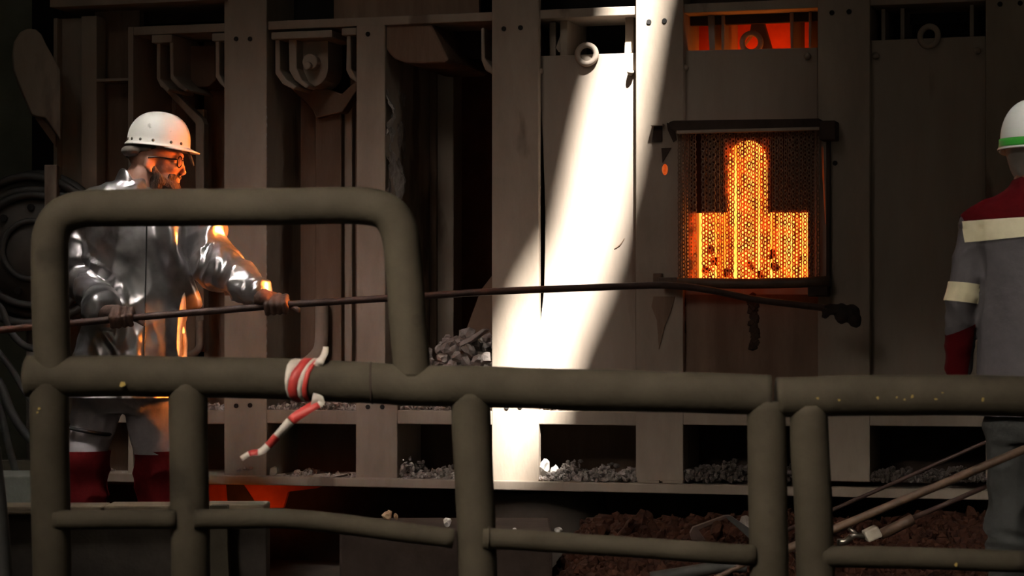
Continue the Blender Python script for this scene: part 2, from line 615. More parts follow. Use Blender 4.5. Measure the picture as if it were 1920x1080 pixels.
# roof with the open slot that lets the sun fall on the furnace
ROOF = 9.0
slot_px = [(1176, -60), (1150, 60), (1118, 170), (1094, 290), (1074, 400), (1050, 480), (1010, 535), (972, 610), (944, 690), (926, 760), (912, 840), (905, 911),
           (1006, 911), (1022, 840), (1046, 740), (1066, 660), (1096, 600), (1128, 520), (1152, 430), (1174, 330), (1192, 230), (1210, 120), (1228, 40), (1250, -60)]
slot = []
for x, y in slot_px:
    p = fp(x, y, 0.0)
    k = (ROOF - p.z) / SUN_DIR.z
    slot.append(p + SUN_DIR * k)
bm = NB()
prism(bm, [[Vector((x, y, ROOF)) for x, y in ((-9, -10), (9, -10), (9, 16), (-9, 16))], slot], Vector((0, 0, 0.1)))
tag(obj('ceiling', bm, M['wall']), 'hall roof with an open slot that lets a shaft of sun in', kind='structure')

# ================================================================== FURNACE FRAME
FUR = thing('furnace', 'dusty steel furnace front with upright columns, beams, ledges and sill', 'furnace', fw(0, 0, 0))
TOP = -130


def column(x0, x1, v0, v1, y0=TOP, y1=903, holes=(), name='column', mk='steel'):
    bm = NB()
    fbox(bm, x0, x1, y0, y1, v0, v1)
    c = obj(name, bm, M[mk], FUR, bevel=0.004)
    for hx, hy in holes:
        b = NB()
        disc(b, fp(hx, hy, v0), 0.0105, fw(0, -1, 0) - fw(0, 0, 0), 0.004, 10)
        obj('bolt', b, M['black'], c)
    return c


column(101, 181, 0.05, 0.5, 34, 903, [(163, 47)])
bm = NB()
fbox(bm, 100, 107, 34, 903, 0.0, 0.1)
fbox(bm, 152, 181, 30, 903, 0.015, 0.1)
obj('edge_flange', bm, M['steel'], FUR, bevel=0.003)
column(420, 500, -0.02, 0.42, holes=[(443, 73), (469, 73), (443, 761), (469, 760)])
column(668, 722, 0.0, 0.66, y0=46, holes=[(690, 64)])
column(922, 1010, -0.02, 0.015, holes=[(945, 54), (976, 52), (950, 763), (975, 762)])
bm = NB()
fbox(bm, 925, 980, TOP, 903, 0.015, 0.70)
obj('column_web', bm, M['steel'], FUR)
column(1192, 1281, -0.02, 0.30, holes=[(1217, 41), (1246, 39)])
column(1533, 1631, -0.02, 0.30, holes=[(1560, 24), (1592, 22), (1566, 306)])
column(1848, 1960, -0.02, 0.30, holes=[(1875, 8), (1913, 6)])
# lower stub of the second column is wider
bm = NB()
fbox(bm, 667, 745, 745, 903, -0.02, 0.3)
c = obj('column_foot', bm, M['steel'], FUR, bevel=0.004)
for hx in (690, 717):
    b = NB()
    disc(b, fp(hx, 763, -0.02), 0.0105, fw(0, -1, 0) - fw(0, 0, 0), 0.004, 10)
    obj('bolt', b, M['black'], c)

# beams
bm = NB()
u0, u1 = fpx(240, 0, 0)[0], fpx(1960, 0, 0)[0]
w1, w0 = fpx(1000, 19, 0)[1], fpx(1000, 36, 0)[1]
ubox(bm, u0, u1, w0, w1, 0.0, 0.30)
obj('top_beam', bm, M['steel'], FUR, bevel=0.004)
bm = NB()
u0, u1 = fpx(93, 0, -.06)[0], fpx(421, 0, -.06)[0]
ubox(bm, u0, u1, fpx(250, 7, -.06)[1], fpx(250, -40, -.06)[1], -0.06, 0.35)
obj('upper_flange', bm, M['steel'], FUR, bevel=0.004)
# panels over the beam
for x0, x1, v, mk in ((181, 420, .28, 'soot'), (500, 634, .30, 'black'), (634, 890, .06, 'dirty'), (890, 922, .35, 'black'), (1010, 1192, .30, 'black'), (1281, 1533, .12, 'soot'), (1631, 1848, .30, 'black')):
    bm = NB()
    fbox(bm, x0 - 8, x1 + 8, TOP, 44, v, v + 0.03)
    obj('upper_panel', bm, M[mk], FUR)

# ---- bay 0: shallow recess with a cross shelf
bm = NB()
fbox(bm, 178, 262, 8, 903, 0.14, 0.18)
obj('back_panel', bm, M['dirty'], FUR)
bm = NB()
fbox(bm, 181, 241, 147, 152, 0.01, 0.15)
obj('cross_shelf', bm, M['steel'], FUR)
# ---- bay 1
bm = NB()
fbox(bm, 240, 250, 50, 903, -0.005, 0.42)
obj('frame_cheek', bm, M['steel'], FUR, bevel=0.002)
for x0, x1, v, mk in ((240, 330, .40, 'dirty'), (330, 366, .36, 'rust'), (366, 382, .22, 'steel'), (382, 440, .40, 'dirty')):
    bm = NB()
    fbox(bm, x0, x1, 50 if v > .3 else 205, 905 if v > .3 else 640, v, v + 0.04)
    obj('back_panel', bm, M[mk], FUR, bevel=0.004)


def lug(pts, v0, v1, mk='steel'):
    bm = NB()
    fprism(bm, pts, v0, v1)
    return obj('bracket_lug', bm, M[mk], FUR, bevel=0.006)


lug([(293, 66), (300, 66), (300, 148), (318, 166), (314, 172), (300, 162), (293, 147)], 0.03, 0.30)
lug([(317, 68), (324, 68), (325, 142), (340, 158), (352, 168), (348, 172), (334, 164), (319, 148)], 0.01, 0.30)
lug([(404, 66), (410, 66), (411, 140), (422, 158), (422, 166), (413, 158), (404, 144)], 0.01, 0.30)
for x0, x1, y0, y1, v in ((284, 322, 65, 80, 0.0), (397, 424, 62, 77, 0.0)):
    bm = NB()
    fbox(bm, x0, x1, y0, y1, v, 0.28)
    obj('lug_collar', bm, M['steel'], FUR, bevel=0.004)
lug([(324, 88), (404, 84), (404, 150), (392, 162), (350, 166), (326, 148)], 0.20, 0.36, 'rust')
bm = NB()
fprism(bm, [(300, 160), (322, 168), (378, 222), (382, 232), (382, 660), (366, 660), (366, 232), (350, 214)], 0.16, 0.22)
obj('funnel_rib', bm, M['steel'], FUR, bevel=0.006)
bm = NB()
tube(bm, smooth_path([fp(375, 600, .15), fp(375, 640, .15), fp(370, 657, .14), fp(352, 668, .12)], 5), 0.017, 12)
obj('drain_pipe', bm, M['steel'], FUR, True)

# ---- bay 2
for x0, x1, y0, v, mk in ((490, 550, 50, .40, 'soot'), (548, 592, 50, .38, 'dirty'), (591, 640, 205, .26, 'dirty'), (640, 660, 180, .30, 'steel'), (656, 680, 50, .34, 'rust')):
    bm = NB()
    fbox(bm, x0, x1, y0, 770, v, v + 0.05)
    obj('back_panel', bm, M[mk], FUR, bevel=0.005)
lug([(516, 66), (524, 66), (525, 132), (538, 150), (556, 162), (550, 168), (530, 158), (516, 138)], 0.03, 0.30)
lug([(650, 62), (657, 62), (658, 130), (668, 146), (668, 154), (656, 146), (649, 132)], 0.02, 0.30)
ush = [(547, 72), (615, 70)] + [(581 + 34 * math.cos(a), 128 + 36 * math.sin(a)) for a in [math.pi * i / 14 for i in range(15)]]
lug(ush, 0.12, 0.30, 'steel')
lug([(541, 72), (555, 72), (556, 128), (566, 150), (580, 160), (574, 166), (552, 150), (542, 132)], 0.04, 0.14)
c = NB()
disc(c, fp(588, 118, .12), 0.036, fw(0, -1, 0) - fw(0, 0, 0), 0.05, 20)
disc(c, fp(580, 124, .07), 0.018, fw(0, -1, 0) - fw(0, 0, 0), 0.03, 14)
obj('hinge_pin', c, M['steel'], FUR, bevel=0.006)
bm = NB()
fbox(bm, 508, 622, 58, 72, 0.0, 0.28)
obj('lug_collar', bm, M['steel'], FUR, bevel=0.005)
bm = NB()
fbox(bm, 640, 668, 52, 66, 0.0, 0.28)
obj('lug_collar', bm, M['steel'], FUR, bevel=0.005)
bm = NB()
fprism(bm, [(538, 158), (560, 166), (612, 166), (640, 176), (668, 150), (668, 170), (642, 210), (592, 222), (586, 206)], 0.22, 0.30)
obj('funnel_rib', bm, M['rust'], FUR, bevel=0.006)
bm = NB()
tube(bm, smooth_path([fp(603, 560, .2), fp(603, 630, .2), fp(596, 662, .18), fp(566, 690, .15)], 5), 0.03, 14)
obj('drain_pipe', bm, M['steel'], FUR, True)
bm = NB()
for i in range(26):
    y = 180 + i * 20 + random.uniform(-6, 6)
    p = fp(497, y, -0.004 + 0.03)
    add_ell(bm, fp(499.6, y, -0.01), (0.006, 0.012, random.uniform(.012, .03)), None, 1)
o = obj('edge_crust', bm, M['crust'], FUR, True)
o['kind'] = 'stuff'

# ---- bay 3: crusted web, hood, deep dark throat
bm = NB()
us = fpx(722, 500, 0)[0]
n_v, n_w = 16, 60
grid = []
wt, wb = fpx(722, 150, 0)[1], fpx(722, 470, 0)[1]
for i in range(n_w + 1):
    row = []
    for j in range(n_v + 1):
        w = wt + (wb - wt) * i / n_w
        v = 0.005 + 0.30 * j / n_v
        e = min(1, 6 * min(i / n_w, 1 - i / n_w), 3 * (1 - j / n_v))
        t = max(0, noise.noise(Vector((v * 14, w * 9, 1.7))) + 0.15 + 0.5 * noise.noise(Vector((v * 40, w * 30, 3)))) * e * (1 - 0.5 * j / n_v)
        row.append(bm.verts.new(fw(us - 0.004 + 0.045 * t, v, w)))
    grid.append(row)
for i in range(n_w):
    for j in range(n_v):
        bm.faces.new((grid[i][j], grid[i][j + 1], grid[i + 1][j + 1], grid[i + 1][j]))
o = obj('slag_crust', bm, M['crust'], FUR, True)
bm = NB()
fbox(bm, 813, 850, 100, 780, 0.62, 0.75)
obj('throat_post', bm, M['steel'], FUR, bevel=0.005)
bm = NB()
fbox(bm, 805, 818, 100, 780, 0.60, 0.75)
obj('throat_post', bm, M['dirty'], FUR, bevel=0.005)
bm = NB()
fbox(bm, 780, 960, 40, 780, 1.15, 1.2)
obj('throat_back', bm, M['soot'], FUR)
bm = NB()
hood = [(722, 44), (806, 42), (816, 60), (828, 84), (842, 112), (834, 117), (790, 119), (760, 118), (740, 111), (729, 100), (722, 88)]
fprism(bm, hood, 0.02, 0.6)
obj('hood', bm, M['dirty'], FUR, bevel=0.012)
bm = NB()
fbox(bm, 806, 900, 46, 112, 0.35, 0.6)
obj('hood_side', bm, M['soot'], FUR)
lug([(902, 52), (908, 52), (909, 110), (924, 128), (924, 140), (910, 132), (902, 112)], 0.03, 0.30)
bm = NB()
prism(bm, [[fp(900, 545, .5), fp(935, 500, .5), fp(935, 640, .45), fp(872, 622, .45)]], fw(0, 0.05, 0) - fw(0, 0, 0))
obj('leaning_slab', bm, M['rust'], FUR, bevel=0.006)
bm = NB()
fbox(bm, 886, 940, 628, 660, .30, .5)
obj('ledge_block', bm, M['steel'], FUR, bevel=0.006)

# ---- cavities behind the doors
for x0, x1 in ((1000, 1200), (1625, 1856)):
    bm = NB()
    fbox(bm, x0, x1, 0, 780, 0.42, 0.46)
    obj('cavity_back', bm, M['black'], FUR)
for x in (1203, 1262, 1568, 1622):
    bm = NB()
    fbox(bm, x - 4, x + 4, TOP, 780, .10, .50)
    obj('cavity_baffle', bm, M['black'], FUR)  # unseen partition added to keep firelight out of the door gaps
for x0, x1, y0, y1, v0, v1 in ((1030, 1042, 30, 110, .12, .4), (1050, 1064, 30, 112, .08, .4), (1172, 1188, 26, 108, .06, .4),
                              (1652, 1660, 0, 80, .12, .4), (1688, 1696, 0, 80, .12, .4), (1818, 1826, 0, 76, .1, .4)):
    bm = NB()
    fbox(bm, x0, x1, y0, y1, v0, v1)
    obj('window_rib', bm, M['steel'], FUR, bevel=0.003)
bm = NB()
fprism(bm, [(1062, 34), (1066, 96), (1048, 98), (1042, 90)], .10, .16)
fprism(bm, [(1172, 80), (1180, 84), (1186, 98), (1171, 99)], .055, .09)
obj('window_wedge', bm, M['steel'], FUR)

# ---- ledges, lower panels, sill
for x0, x1 in ((181, 420), (500, 668), (745, 922), (1010, 1192), (1281, 1533), (1631, 1848)):
    bm = NB()
    xm = (x0 + x1) / 2
    yt = 767 + (xm - 600) * 0.004
    fbox(bm, x0 - 1, x1 + 1, yt + 2, yt + 28, -0.015, 0.62)
    obj('ledge', bm, M['steel'], FUR, bevel=0.004)
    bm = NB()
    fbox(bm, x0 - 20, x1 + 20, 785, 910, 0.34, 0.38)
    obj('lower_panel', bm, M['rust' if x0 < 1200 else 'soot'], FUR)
bm = NB()
ubox(bm, fpx(100, 0, -.06)[0], fpx(1960, 0, -.06)[0], fpx(850, 917, -.06)[1], fpx(850, 900, -.06)[1], -0.06, 0.40)
obj('sill', bm, M['steel'], FUR, bevel=0.004)
for x0, x1 in ((668, 742), (1195, 1236), (1242, 1280)):
    bm = NB()
    fbox(bm, x0, x1, 897 + (x0 - 800) * .008, 903 + (x0 - 800) * .008, -0.035, 0)
    obj('foot_plate', bm, M['steel'], FUR, bevel=0.002)
bm = NB()
fbox(bm, 60, 1990, 905, 1130, 0.36, 0.42)
obj('plinth', bm, M['soot'], FUR)
bm = NB()
fbox(bm, 60, 1990, TOP, 1130, 1.3, 1.35)
obj('rear_shell', bm, M['black'], FUR)
bm = NB()
fbox(bm, 60, 1990, TOP - 20, TOP, -0.02, 1.35)
obj('top_plate', bm, M['black'], FUR)
# rounded vessel under the sill
bm = NB()
add_loft(bm, [(fp(1020, 1110, .33), .30, .28), (fp(1020, 1000, .33), .29, .28), (fp(1020, 960, .33), .28, .275), (fp(1020, 919, .33), .265, .265)], 48)
tag(obj('support_drum', bm, M['drum'], None, True), 'rounded dusty support drum standing under the furnace sill', 'drum')

# orange red hazard plate under the sill at the left
HZ = thing('hazard_board', 'orange red board with black slanting stripes under the furnace sill', 'board', fp(470, 955, .06))
bm = NB()
fprism(bm, [(384, 909), (606, 911), (590, 916), (540, 922), (531, 952), (384, 956)], .06, .08)
obj('board', bm, M['hazard'], HZ)
bm = NB()
fprism(bm, [(424, 909), (456, 909), (484, 951), (468, 956), (428, 956)], .055, .06)
obj('stripe', bm, M['soot'], HZ)
lp = fp(470, 1015, -.12)
area('board_fill', lp, fp(470, 930, .06), 0.35, 0.08, 0.22, (1.0, 0.22, 0.04), 120)  # unseen orange lamp added to brighten the hazard board

# ================================================================== DOORS
OUTN = fw(0, -1, 0) - fw(0, 0, 0)


def ring(parent, px, py, v, R, r, tilt, name='lifting_ring'):
    bm = NB()
    ax = (OUTN + tilt * (fw(1, 0, 0) - fw(0, 0, 0))).normalized()
    torus(bm, fp(px, py, v), R, r, ax, 28, 10)
    return obj(name, bm, M['plate'], parent, True)


def hook(parent, px, py, v):
    bm = NB()
    tube(bm, [fp(px, py, v), fp(px, py, v) + OUTN * 0.022, fp(px, py - 3, v) + OUTN * 0.032], [0.014, 0.014, 0.009], 10)
    return obj('hook', bm, M['steel'], parent, True)


DA = thing('furnace_door', 'dusty furnace door in the white shaft of sunlight, warped left edge', 'door', fp(1100, 768, .04))
bm = NB()
fprism(bm, [(1010, 105), (1192, 99), (1192, 768), (1009, 768), (1010, 690), (1010.5, 625), (1017, 570), (1020, 540), (1021.5, 470), (1022, 400), (1020, 330), (1018, 270), (1014, 200), (1011, 165)], .03, .09)
obj('panel', bm, M['plate'], DA, bevel=0.003)
ring(DA, 1100, 102, .018, 0.040, 0.0125, 0.1)
hook(DA, 1014, 134, .03)
hook(DA, 1184, 136, .03)
# a few scratches / weld beads
bm = NB()
tube(bm, smooth_path([fp(1152, 467, .03), fp(1163, 459, .03), fp(1171, 447, .03)], 4), [0.002, 0.0035, 0.0015], 6)
obj('weld_bead', bm, M['dirty'], DA, True)

DB = thing('furnace_door', 'furnace door with the chain-curtained charging hole and fire behind', 'door', fp(1406, 768, .04))
bm = NB()
fprism(bm, [(1281, 95), (1533, 89), (1533, 768), (1281, 768)], .03, .09, [[(1273 + 14, 246), (1526, 243), (1526, 524), (1287, 524)]])
obj('panel', bm, M['plate'], DB, bevel=0.003)
hook(DB, 1286, 127, .03)
hook(DB, 1515, 106, .03)
# inner refractory wall with an upside-down T opening
arch = [(1400 + 38 * math.cos(a), 302 - 40 * math.sin(a)) for a in [math.pi * i / 14 for i in range(15)]]
VT = 0.10
hole = [(1514, 398), (1514, 540), (1294, 540), (1294, 399), (1360, 398)] + list(reversed(arch)) + [(1440, 398)]
bm = NB()
fprism(bm, [(1262, 200), (1560, 196), (1560, 600), (1262, 600)], VT, VT + .04, [hole])
obj('inner_wall', bm, M['soot'], DB)
bm = NB()
fbox(bm, 1255, 1575, 190, 620, 0.34, 0.37)
FB = obj('fire', bm, M['fire'], None)
tag(FB, 'yellow orange furnace fire glowing behind the chain curtain', 'fire')
for x, y, r, where in ((1332, 468, .028, 'topmost of the lumps behind the left strands'), (1340, 490, .030, 'largest of the lumps behind the left strands'), (1325, 505, .026, 'lowest and leftmost behind the left strands'),
                       (1362, 512, .024, 'low beside the left foot of the tall glow'), (1408, 498, .026, 'in the middle of the tall glow'), (1448, 476, .024, 'upper one behind the right strands'), (1452, 500, .026, 'lower one behind the right strands'), (1500, 485, .016, 'smallest, near the right edge of the glow'), (1425, 515, .022, 'lowest one right of the middle')):
    stone('charred_lump', fp(x, y, -.02), r * .95, 'coal', 'black charred lump against the fire, ' + where, 'charred lumps behind the chain curtain', 'lump')
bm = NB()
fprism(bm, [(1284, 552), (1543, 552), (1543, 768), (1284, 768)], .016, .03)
obj('fire_spill_plate', bm, M['dirty'], DB, bevel=.002)  # added plate; its red brown carries fire glow as well as rust
# icicle of slag under the sill bar
bm = NB()
rnd = random.Random(3)
for i in range(26):
    t = i / 25
    add_ell(bm, fp(1414 + rnd.uniform(-5, 5) * (1 - t * .4), 556 + 96 * t, .02), (rnd.uniform(.014, .027), .018, rnd.uniform(.014, .026)), None, 1)
obj('slag_drip', bm, M['soot'], DB)
bm = NB()
for i in range(14):
    t = i / 13
    add_ell(bm, fp(1281 + rnd.uniform(-3, 3), 555 + 140 * t, .02), (rnd.uniform(.006, .010), .012, rnd.uniform(.012, .03)), None, 1)
obj('slag_drip', bm, M['coal'], DB)
# peep hole with glow at the left of the frame, sits on the column
bm = NB()
disc(bm, fp(1247, 318, -0.018), 0.0125, OUTN, 0.004, 12)
for v in bm.verts:
    v.co.z = fpx(1247, 318, -.018)[1] + (v.co.z - fpx(1247, 318, -.018)[1]) * 1.9
c = obj('peep_hole', bm, M['ember'], FUR)

DC = thing('furnace_door', 'dark shadowed furnace door at the right behind the jacketed person', 'door', fp(1740, 768, .04))
bm = NB()
fprism(bm, [(1632, 76), (1848, 67), (1848, 768), (1632, 768)], .03, .09)
obj('panel', bm, M['plate'], DC, bevel=0.003)
ring(DC, 1742, 68, .016, 0.040, 0.0125, -0.35)
hook(DC, 1643, 105, .03)
hook(DC, 1833, 96, .03)

# chamber seen through the window over the fire door
bm = NB()
fbox(bm, 1270, 1560, -20, 190, 0.46, 0.50)
obj('chamber_back', bm, M['hazard'], FUR)  # firelight inside the chamber is put into the orange wall colour
for pts, v0, v1 in (([(1326, 20), (1338, 20), (1341, 95), (1330, 95)], .10, .4), ([(1352, 20), (1358, 20), (1358, 94), (1352, 94)], .10, .4), ([(1480, 16), (1487, 16), (1487, 92), (1482, 92)], .10, .4), ([(1516, 16), (1521, 16), (1521, 90), (1516, 90)], .10, .4)):
    lug(pts, v0, v1)
bm = NB()
fprism(bm, [(1385, 95), (1404, 70), (1412, 24), (1426, 24), (1446, 92), (1430, 92), (1416, 56)], .22, .27)
obj('chamber_strut', bm, M['dirty'], FUR, bevel=.004)
bm = NB()
torus(bm, fp(1409, 80, .18), 0.04, 0.012, OUTN, 24, 8)
obj('chamber_ring', bm, M['steel'], FUR, True)
area('window_fire', fp(1415, 130, .30), fp(1420, 40, .46), 0.4, 0.1, 0.6, (1.0, 0.12, 0.012), 160)

# ================================================================== CHAIN CURTAIN
CC = thing('chain_curtain', 'curtain of hanging chains in front of the glowing furnace hole', 'chain curtain', fp(1400, 530, -.05))
bm = NB()
fprism(bm, [(1254, 229), (1262, 226), (1536, 222), (1540, 226), (1540, 242), (1268, 248), (1256, 240)], -.09, -.0)
obj('top_bar', bm, M['soot'], CC, bevel=.004)
bm = NB()
fbox(bm, 1268, 1540, 241, 247, -.095, -.06)
obj('hanger_rail', bm, M['steel'], CC, bevel=.002)
bm = NB()
fbox(bm, 1536, 1566, 226, 262, -.12, -.0)
obj('end_bracket', bm, M['soot'], CC, bevel=.004)
bm = NB()
fbox(bm, 1549, 1556, 250, 540, -.05, -.0)
obj('side_post', bm, M['soot'], CC, bevel=.003)
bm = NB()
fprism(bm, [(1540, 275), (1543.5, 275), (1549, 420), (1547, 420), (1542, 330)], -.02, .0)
obj('firelit_edge', bm, M['edge_glow'], CC)  # glowing strip standing in for firelight along the frame
for pts in ([(1226, 236), (1241, 236), (1241, 265), (1222, 266)], [(1240, 278), (1258, 277), (1242, 305)], [(1250, 230), (1262, 232), (1268, 262), (1262, 266), (1252, 244)]):
    bm = NB()
    fprism(bm, pts, -.028, -.02)
    obj('bracket_and_shade', bm, M['soot'], CC)  # dark wedge drawn for the shadow of a bracket
bm = NB()
fbox(bm, 1219, 1242, 232, 235, -.06, -.02)
obj('bracket_and_shade', bm, M['steel'], CC)


def chain_mat():
    m, nt, b = nodes_of('chain hot in front of the fire')
    N, L = nt.nodes.new, nt.links.new
    b.inputs['Roughness'].default_value = 0.6
    b.inputs['Metallic'].default_value = 0.3
    b.inputs['Base Color'].default_value = (0.17, 0.12, 0.085, 1)
    tc = N('ShaderNodeTexCoord')
    tc.object = CF
    sp = N('ShaderNodeSeparateXYZ')
    L(tc.outputs['Object'], sp.inputs[0])

    def rng(sock, lo, hi, soft):
        a = N('ShaderNodeMapRange')
        a.inputs[1].default_value, a.inputs[2].default_value = lo - soft, lo + soft
        L(sock, a.inputs[0])
        c = N('ShaderNodeMapRange')
        c.inputs[1].default_value, c.inputs[2].default_value = hi - soft, hi + soft
        c.inputs[3].default_value, c.inputs[4].default_value = 1, 0
        L(sock, c.inputs[0])
        k = N('ShaderNodeMath')
        k.operation = 'MULTIPLY'
        L(a.outputs[0], k.inputs[0])
        L(c.outputs[0], k.inputs[1])
        return k.outputs[0]

    def mul(a, c, op='MULTIPLY'):
        k = N('ShaderNodeMath')
        k.operation = op
        L(a, k.inputs[0])
        L(c, k.inputs[1])
        return k.outputs[0]
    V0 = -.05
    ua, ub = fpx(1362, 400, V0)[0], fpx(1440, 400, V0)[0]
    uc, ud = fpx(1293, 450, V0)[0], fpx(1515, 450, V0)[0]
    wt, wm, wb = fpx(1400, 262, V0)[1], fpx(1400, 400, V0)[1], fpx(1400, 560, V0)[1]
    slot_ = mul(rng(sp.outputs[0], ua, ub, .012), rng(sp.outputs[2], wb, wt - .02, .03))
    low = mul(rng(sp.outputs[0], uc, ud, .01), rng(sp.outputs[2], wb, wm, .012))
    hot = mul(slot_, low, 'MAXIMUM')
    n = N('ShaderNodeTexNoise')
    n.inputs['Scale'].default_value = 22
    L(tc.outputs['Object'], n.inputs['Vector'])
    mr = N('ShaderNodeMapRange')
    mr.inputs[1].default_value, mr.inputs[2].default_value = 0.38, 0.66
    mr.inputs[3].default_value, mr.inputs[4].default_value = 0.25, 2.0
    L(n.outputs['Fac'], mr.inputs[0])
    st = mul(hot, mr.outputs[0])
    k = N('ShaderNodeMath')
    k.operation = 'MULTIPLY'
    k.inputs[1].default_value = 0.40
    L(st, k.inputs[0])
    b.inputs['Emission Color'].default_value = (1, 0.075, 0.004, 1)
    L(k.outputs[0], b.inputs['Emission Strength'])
    return m


# coordinate frame of the furnace for the heat of the chains: the curtain's own empty turned to the furnace plane
CF = bpy.data.objects.new('furnace_axes', None)
COL.objects.link(CF)
CF.location = (0, OY, 0)
CF.rotation_euler = (0, 0, math.atan2(UY, UX))
CF['kind'] = 'group'
M['hot_chain'] = chain_mat()

# one strand: links alternate +-45 degrees about the vertical
PITCH = 0.0158
VC = -0.05
w_top = fpx(1400, 246, VC)[1]
w_bot = fpx(1400, 528, VC)[1]
n_links = int((w_top - w_bot) / PITCH) + 1


def strand_mesh(n):
    bm = NB()
    for i in range(n):
        cz = -PITCH * (i + .5)
        a = math.radians(24 if i % 2 == 0 else -30)
        d = Vector((math.cos(a), math.sin(a), 0))
        nn = Vector((-math.sin(a), math.cos(a), 0))
        seg, rs = 10, 5
        rings = []
        for k in range(seg):
            t = 2 * math.pi * k / seg
            cdir = d * math.cos(t) * 0.0066 + Vector((0, 0, 1)) * math.sin(t) * 0.0092
            cn = (d * math.cos(t) * 0.0105 + Vector((0, 0, 1)) * math.sin(t) * 0.0066).normalized()
            rings.append([bm.verts.new(Vector((0, 0, cz)) + cdir + (cn * math.cos(p) + nn * math.sin(p)) * 0.0029) for p in (2 * math.pi * q / rs for q in range(rs))])
        for k in range(seg):
            for q in range(rs):
                bm.faces.new((rings[k][q], rings[(k + 1) % seg][q], rings[(k + 1) % seg][(q + 1) % rs], rings[k][(q + 1) % rs]))
    for f in bm.faces:
        f.smooth = True
    me = bpy.data.meshes.new('chain_strand')
    bm.to_mesh(me)
    bm.free()
    me.materials.append(M['hot_chain'])
    return me


sm = [strand_mesh(n_links), strand_mesh(n_links - 1), strand_mesh(n_links + 1)]
ua, ub = fpx(1270, 400, VC)[0], fpx(1536, 400, VC)[0]
n_str = 36
rnd = random.Random(11)
for i in range(n_str):
    u = ua + (ub - ua) * (i + .5) / n_str + rnd.uniform(-.0022, .0022)
    px = 1270 + 266 * (i + .5) / n_str
    if 1310 < px < 1318:
        continue            # a missing strand shows the fire
    inst('chain_strand', sm[rnd.randrange(3)], fw(u, VC + rnd.uniform(-.008, .008), w_top + (PITCH / 2 if i % 2 else 0) * 1.0), CC, (rnd.uniform(-.008, .008), rnd.uniform(-.010, .010), math.atan2(UY, UX) + rnd.uniform(-.2, .2)))

# sill bar under the curtain with its two brackets
SB = thing('sill_bar', 'round steel bar across the foot of the chain curtain', 'bar', fp(1400, 545, -.08))
bm = NB()
tube(bm, [fp(1262, 531, -.08), fp(1330, 531, -.08), fp(1400, 532, -.08), fp(1500, 530, -.08), fp(1556, 527, -.08)], 0.0215, 16)
obj('bar', bm, M['bar_tan'], SB, True)
bm = NB()
fbox(bm, 1234, 1270, 520, 534, -.10, -.02)
fbox(bm, 1224, 1240, 512, 530, -.06, -.02)
obj('bracket', bm, M['bar_tan'], SB, bevel=.004)
bm = NB()
fbox(bm, 1514, 1552, 524, 556, -.09, -.02)
obj('bracket', bm, M['soot'], SB, bevel=.006)
bm = NB()
prism(bm, [[fp(1226, 556, -.022), fp(1266, 556, -.022), fp(1258, 585, -.022), fp(1247, 610, -.022), (fp(1236, 655, -.022)), fp(1232, 600, -.022), fp(1222, 575, -.022)]], OUTN * .006)
obj('scorch_plate', bm, M['dirty'], SB)

# ================================================================== WORKER IN THE SILVER COAT
YM = 9.2
PM = F / YM           # pixels per metre at the worker


def mp(x, y, dy=0.0):
    p = at(x, y, YM)
    return Vector((p.x, YM + dy, p.z))


WK = thing('person', 'worker in silver heat coat and riveted white helmet holding a long poker', 'person', mp(235, 1114))
# --- body: one continuous skin
bm = NB()
add_ell(bm, mp(290, 280), (.110, .082, .112))                     # skull
add_ell(bm, mp(306, 300), (.080, .070, .085))                     # face mass
add_ell(bm, mp(308, 330), (.056, .052, .058))                     # jaw
add_cap(bm, mp(322, 342), .024, mp(312, 346), .03)                # chin
add_cap(bm, mp(268, 330), .066, mp(252, 372), .082)               # neck
add_cap(bm, mp(340, 302, -.0), .0085, mp(345, 324, 0), .0105)     # nose
add_ell(bm, mp(342, 327, -.010), (.008, .008, .006), None, 2)
add_ell(bm, mp(342, 327, .010), (.008, .008, .006), None, 2)
add_cap(bm, mp(336, 293, -.035), .012, mp(338, 292, .035), .012)  # brow
add_ell(bm, mp(322, 313, -.034), (.034, .026, .028))              # cheeks
add_ell(bm, mp(322, 313, .034), (.034, .026, .028))
add_cap(bm, mp(334, 335, -.018), .008, mp(334, 335, .018), .008)  # lips
add_cap(bm, mp(333, 341, -.014), .008, mp(333, 341, .014), .008)
add_cap(bm, mp(284, 300, -.080), .011, mp(280, 313, -.082), .012)   # ear rim
add_cap(bm, mp(284, 300, -.080), .010, mp(291, 298, -.078), .008)
add_cap(bm, mp(281, 313, -.081), .009, mp(287, 322, -.076), .009)
add_ell(bm, mp(289, 309, -.072), (.012, .010, .020))
# torso, arms, legs (under the clothes)
add_loft(bm, [(mp(258, 372), .10, .08), (mp(257, 392), .17, .10), (mp(257, 450), .19, .12), (mp(248, 540), .165, .11), (mp(238, 640), .17, .12), (mp(232, 720), .18, .12), (mp(232, 745), .14, .10)])
RS, RE, RW = mp(160, 405, .03), mp(158, 520, .02), mp(222, 590, -.30)
LS, LE, LW = mp(380, 408, .0), mp(402, 492, -.10), mp(508, 560, -.34)
for a, b_, c_ in ((RS, RE, RW), (LS, LE, LW)):
    add_cap(bm, a, .058, b_, .045)
    add_cap(bm, b_, .045, b_.lerp(c_, .86), .033)
add_cap(bm, mp(250, 400), .08, LS, .06)
add_cap(bm, mp(250, 400), .08, RS, .06)
HIPR, KNR, ANR = mp(186, 730), mp(172, 848, -.05), mp(160, 1080, .03)
HIPL, KNL, ANL = mp(278, 730), mp(292, 848, -.05), mp(298, 1080, .0)
for a, b_, c_ in ((HIPR, KNR, ANR), (HIPL, KNL, ANL)):
    add_cap(bm, a, .085, b_, .058)
    add_cap(bm, b_, .056, c_, .04)
    add_cap(bm, c_, .04, c_ + Vector((.03, -.16, -.03)), .03)
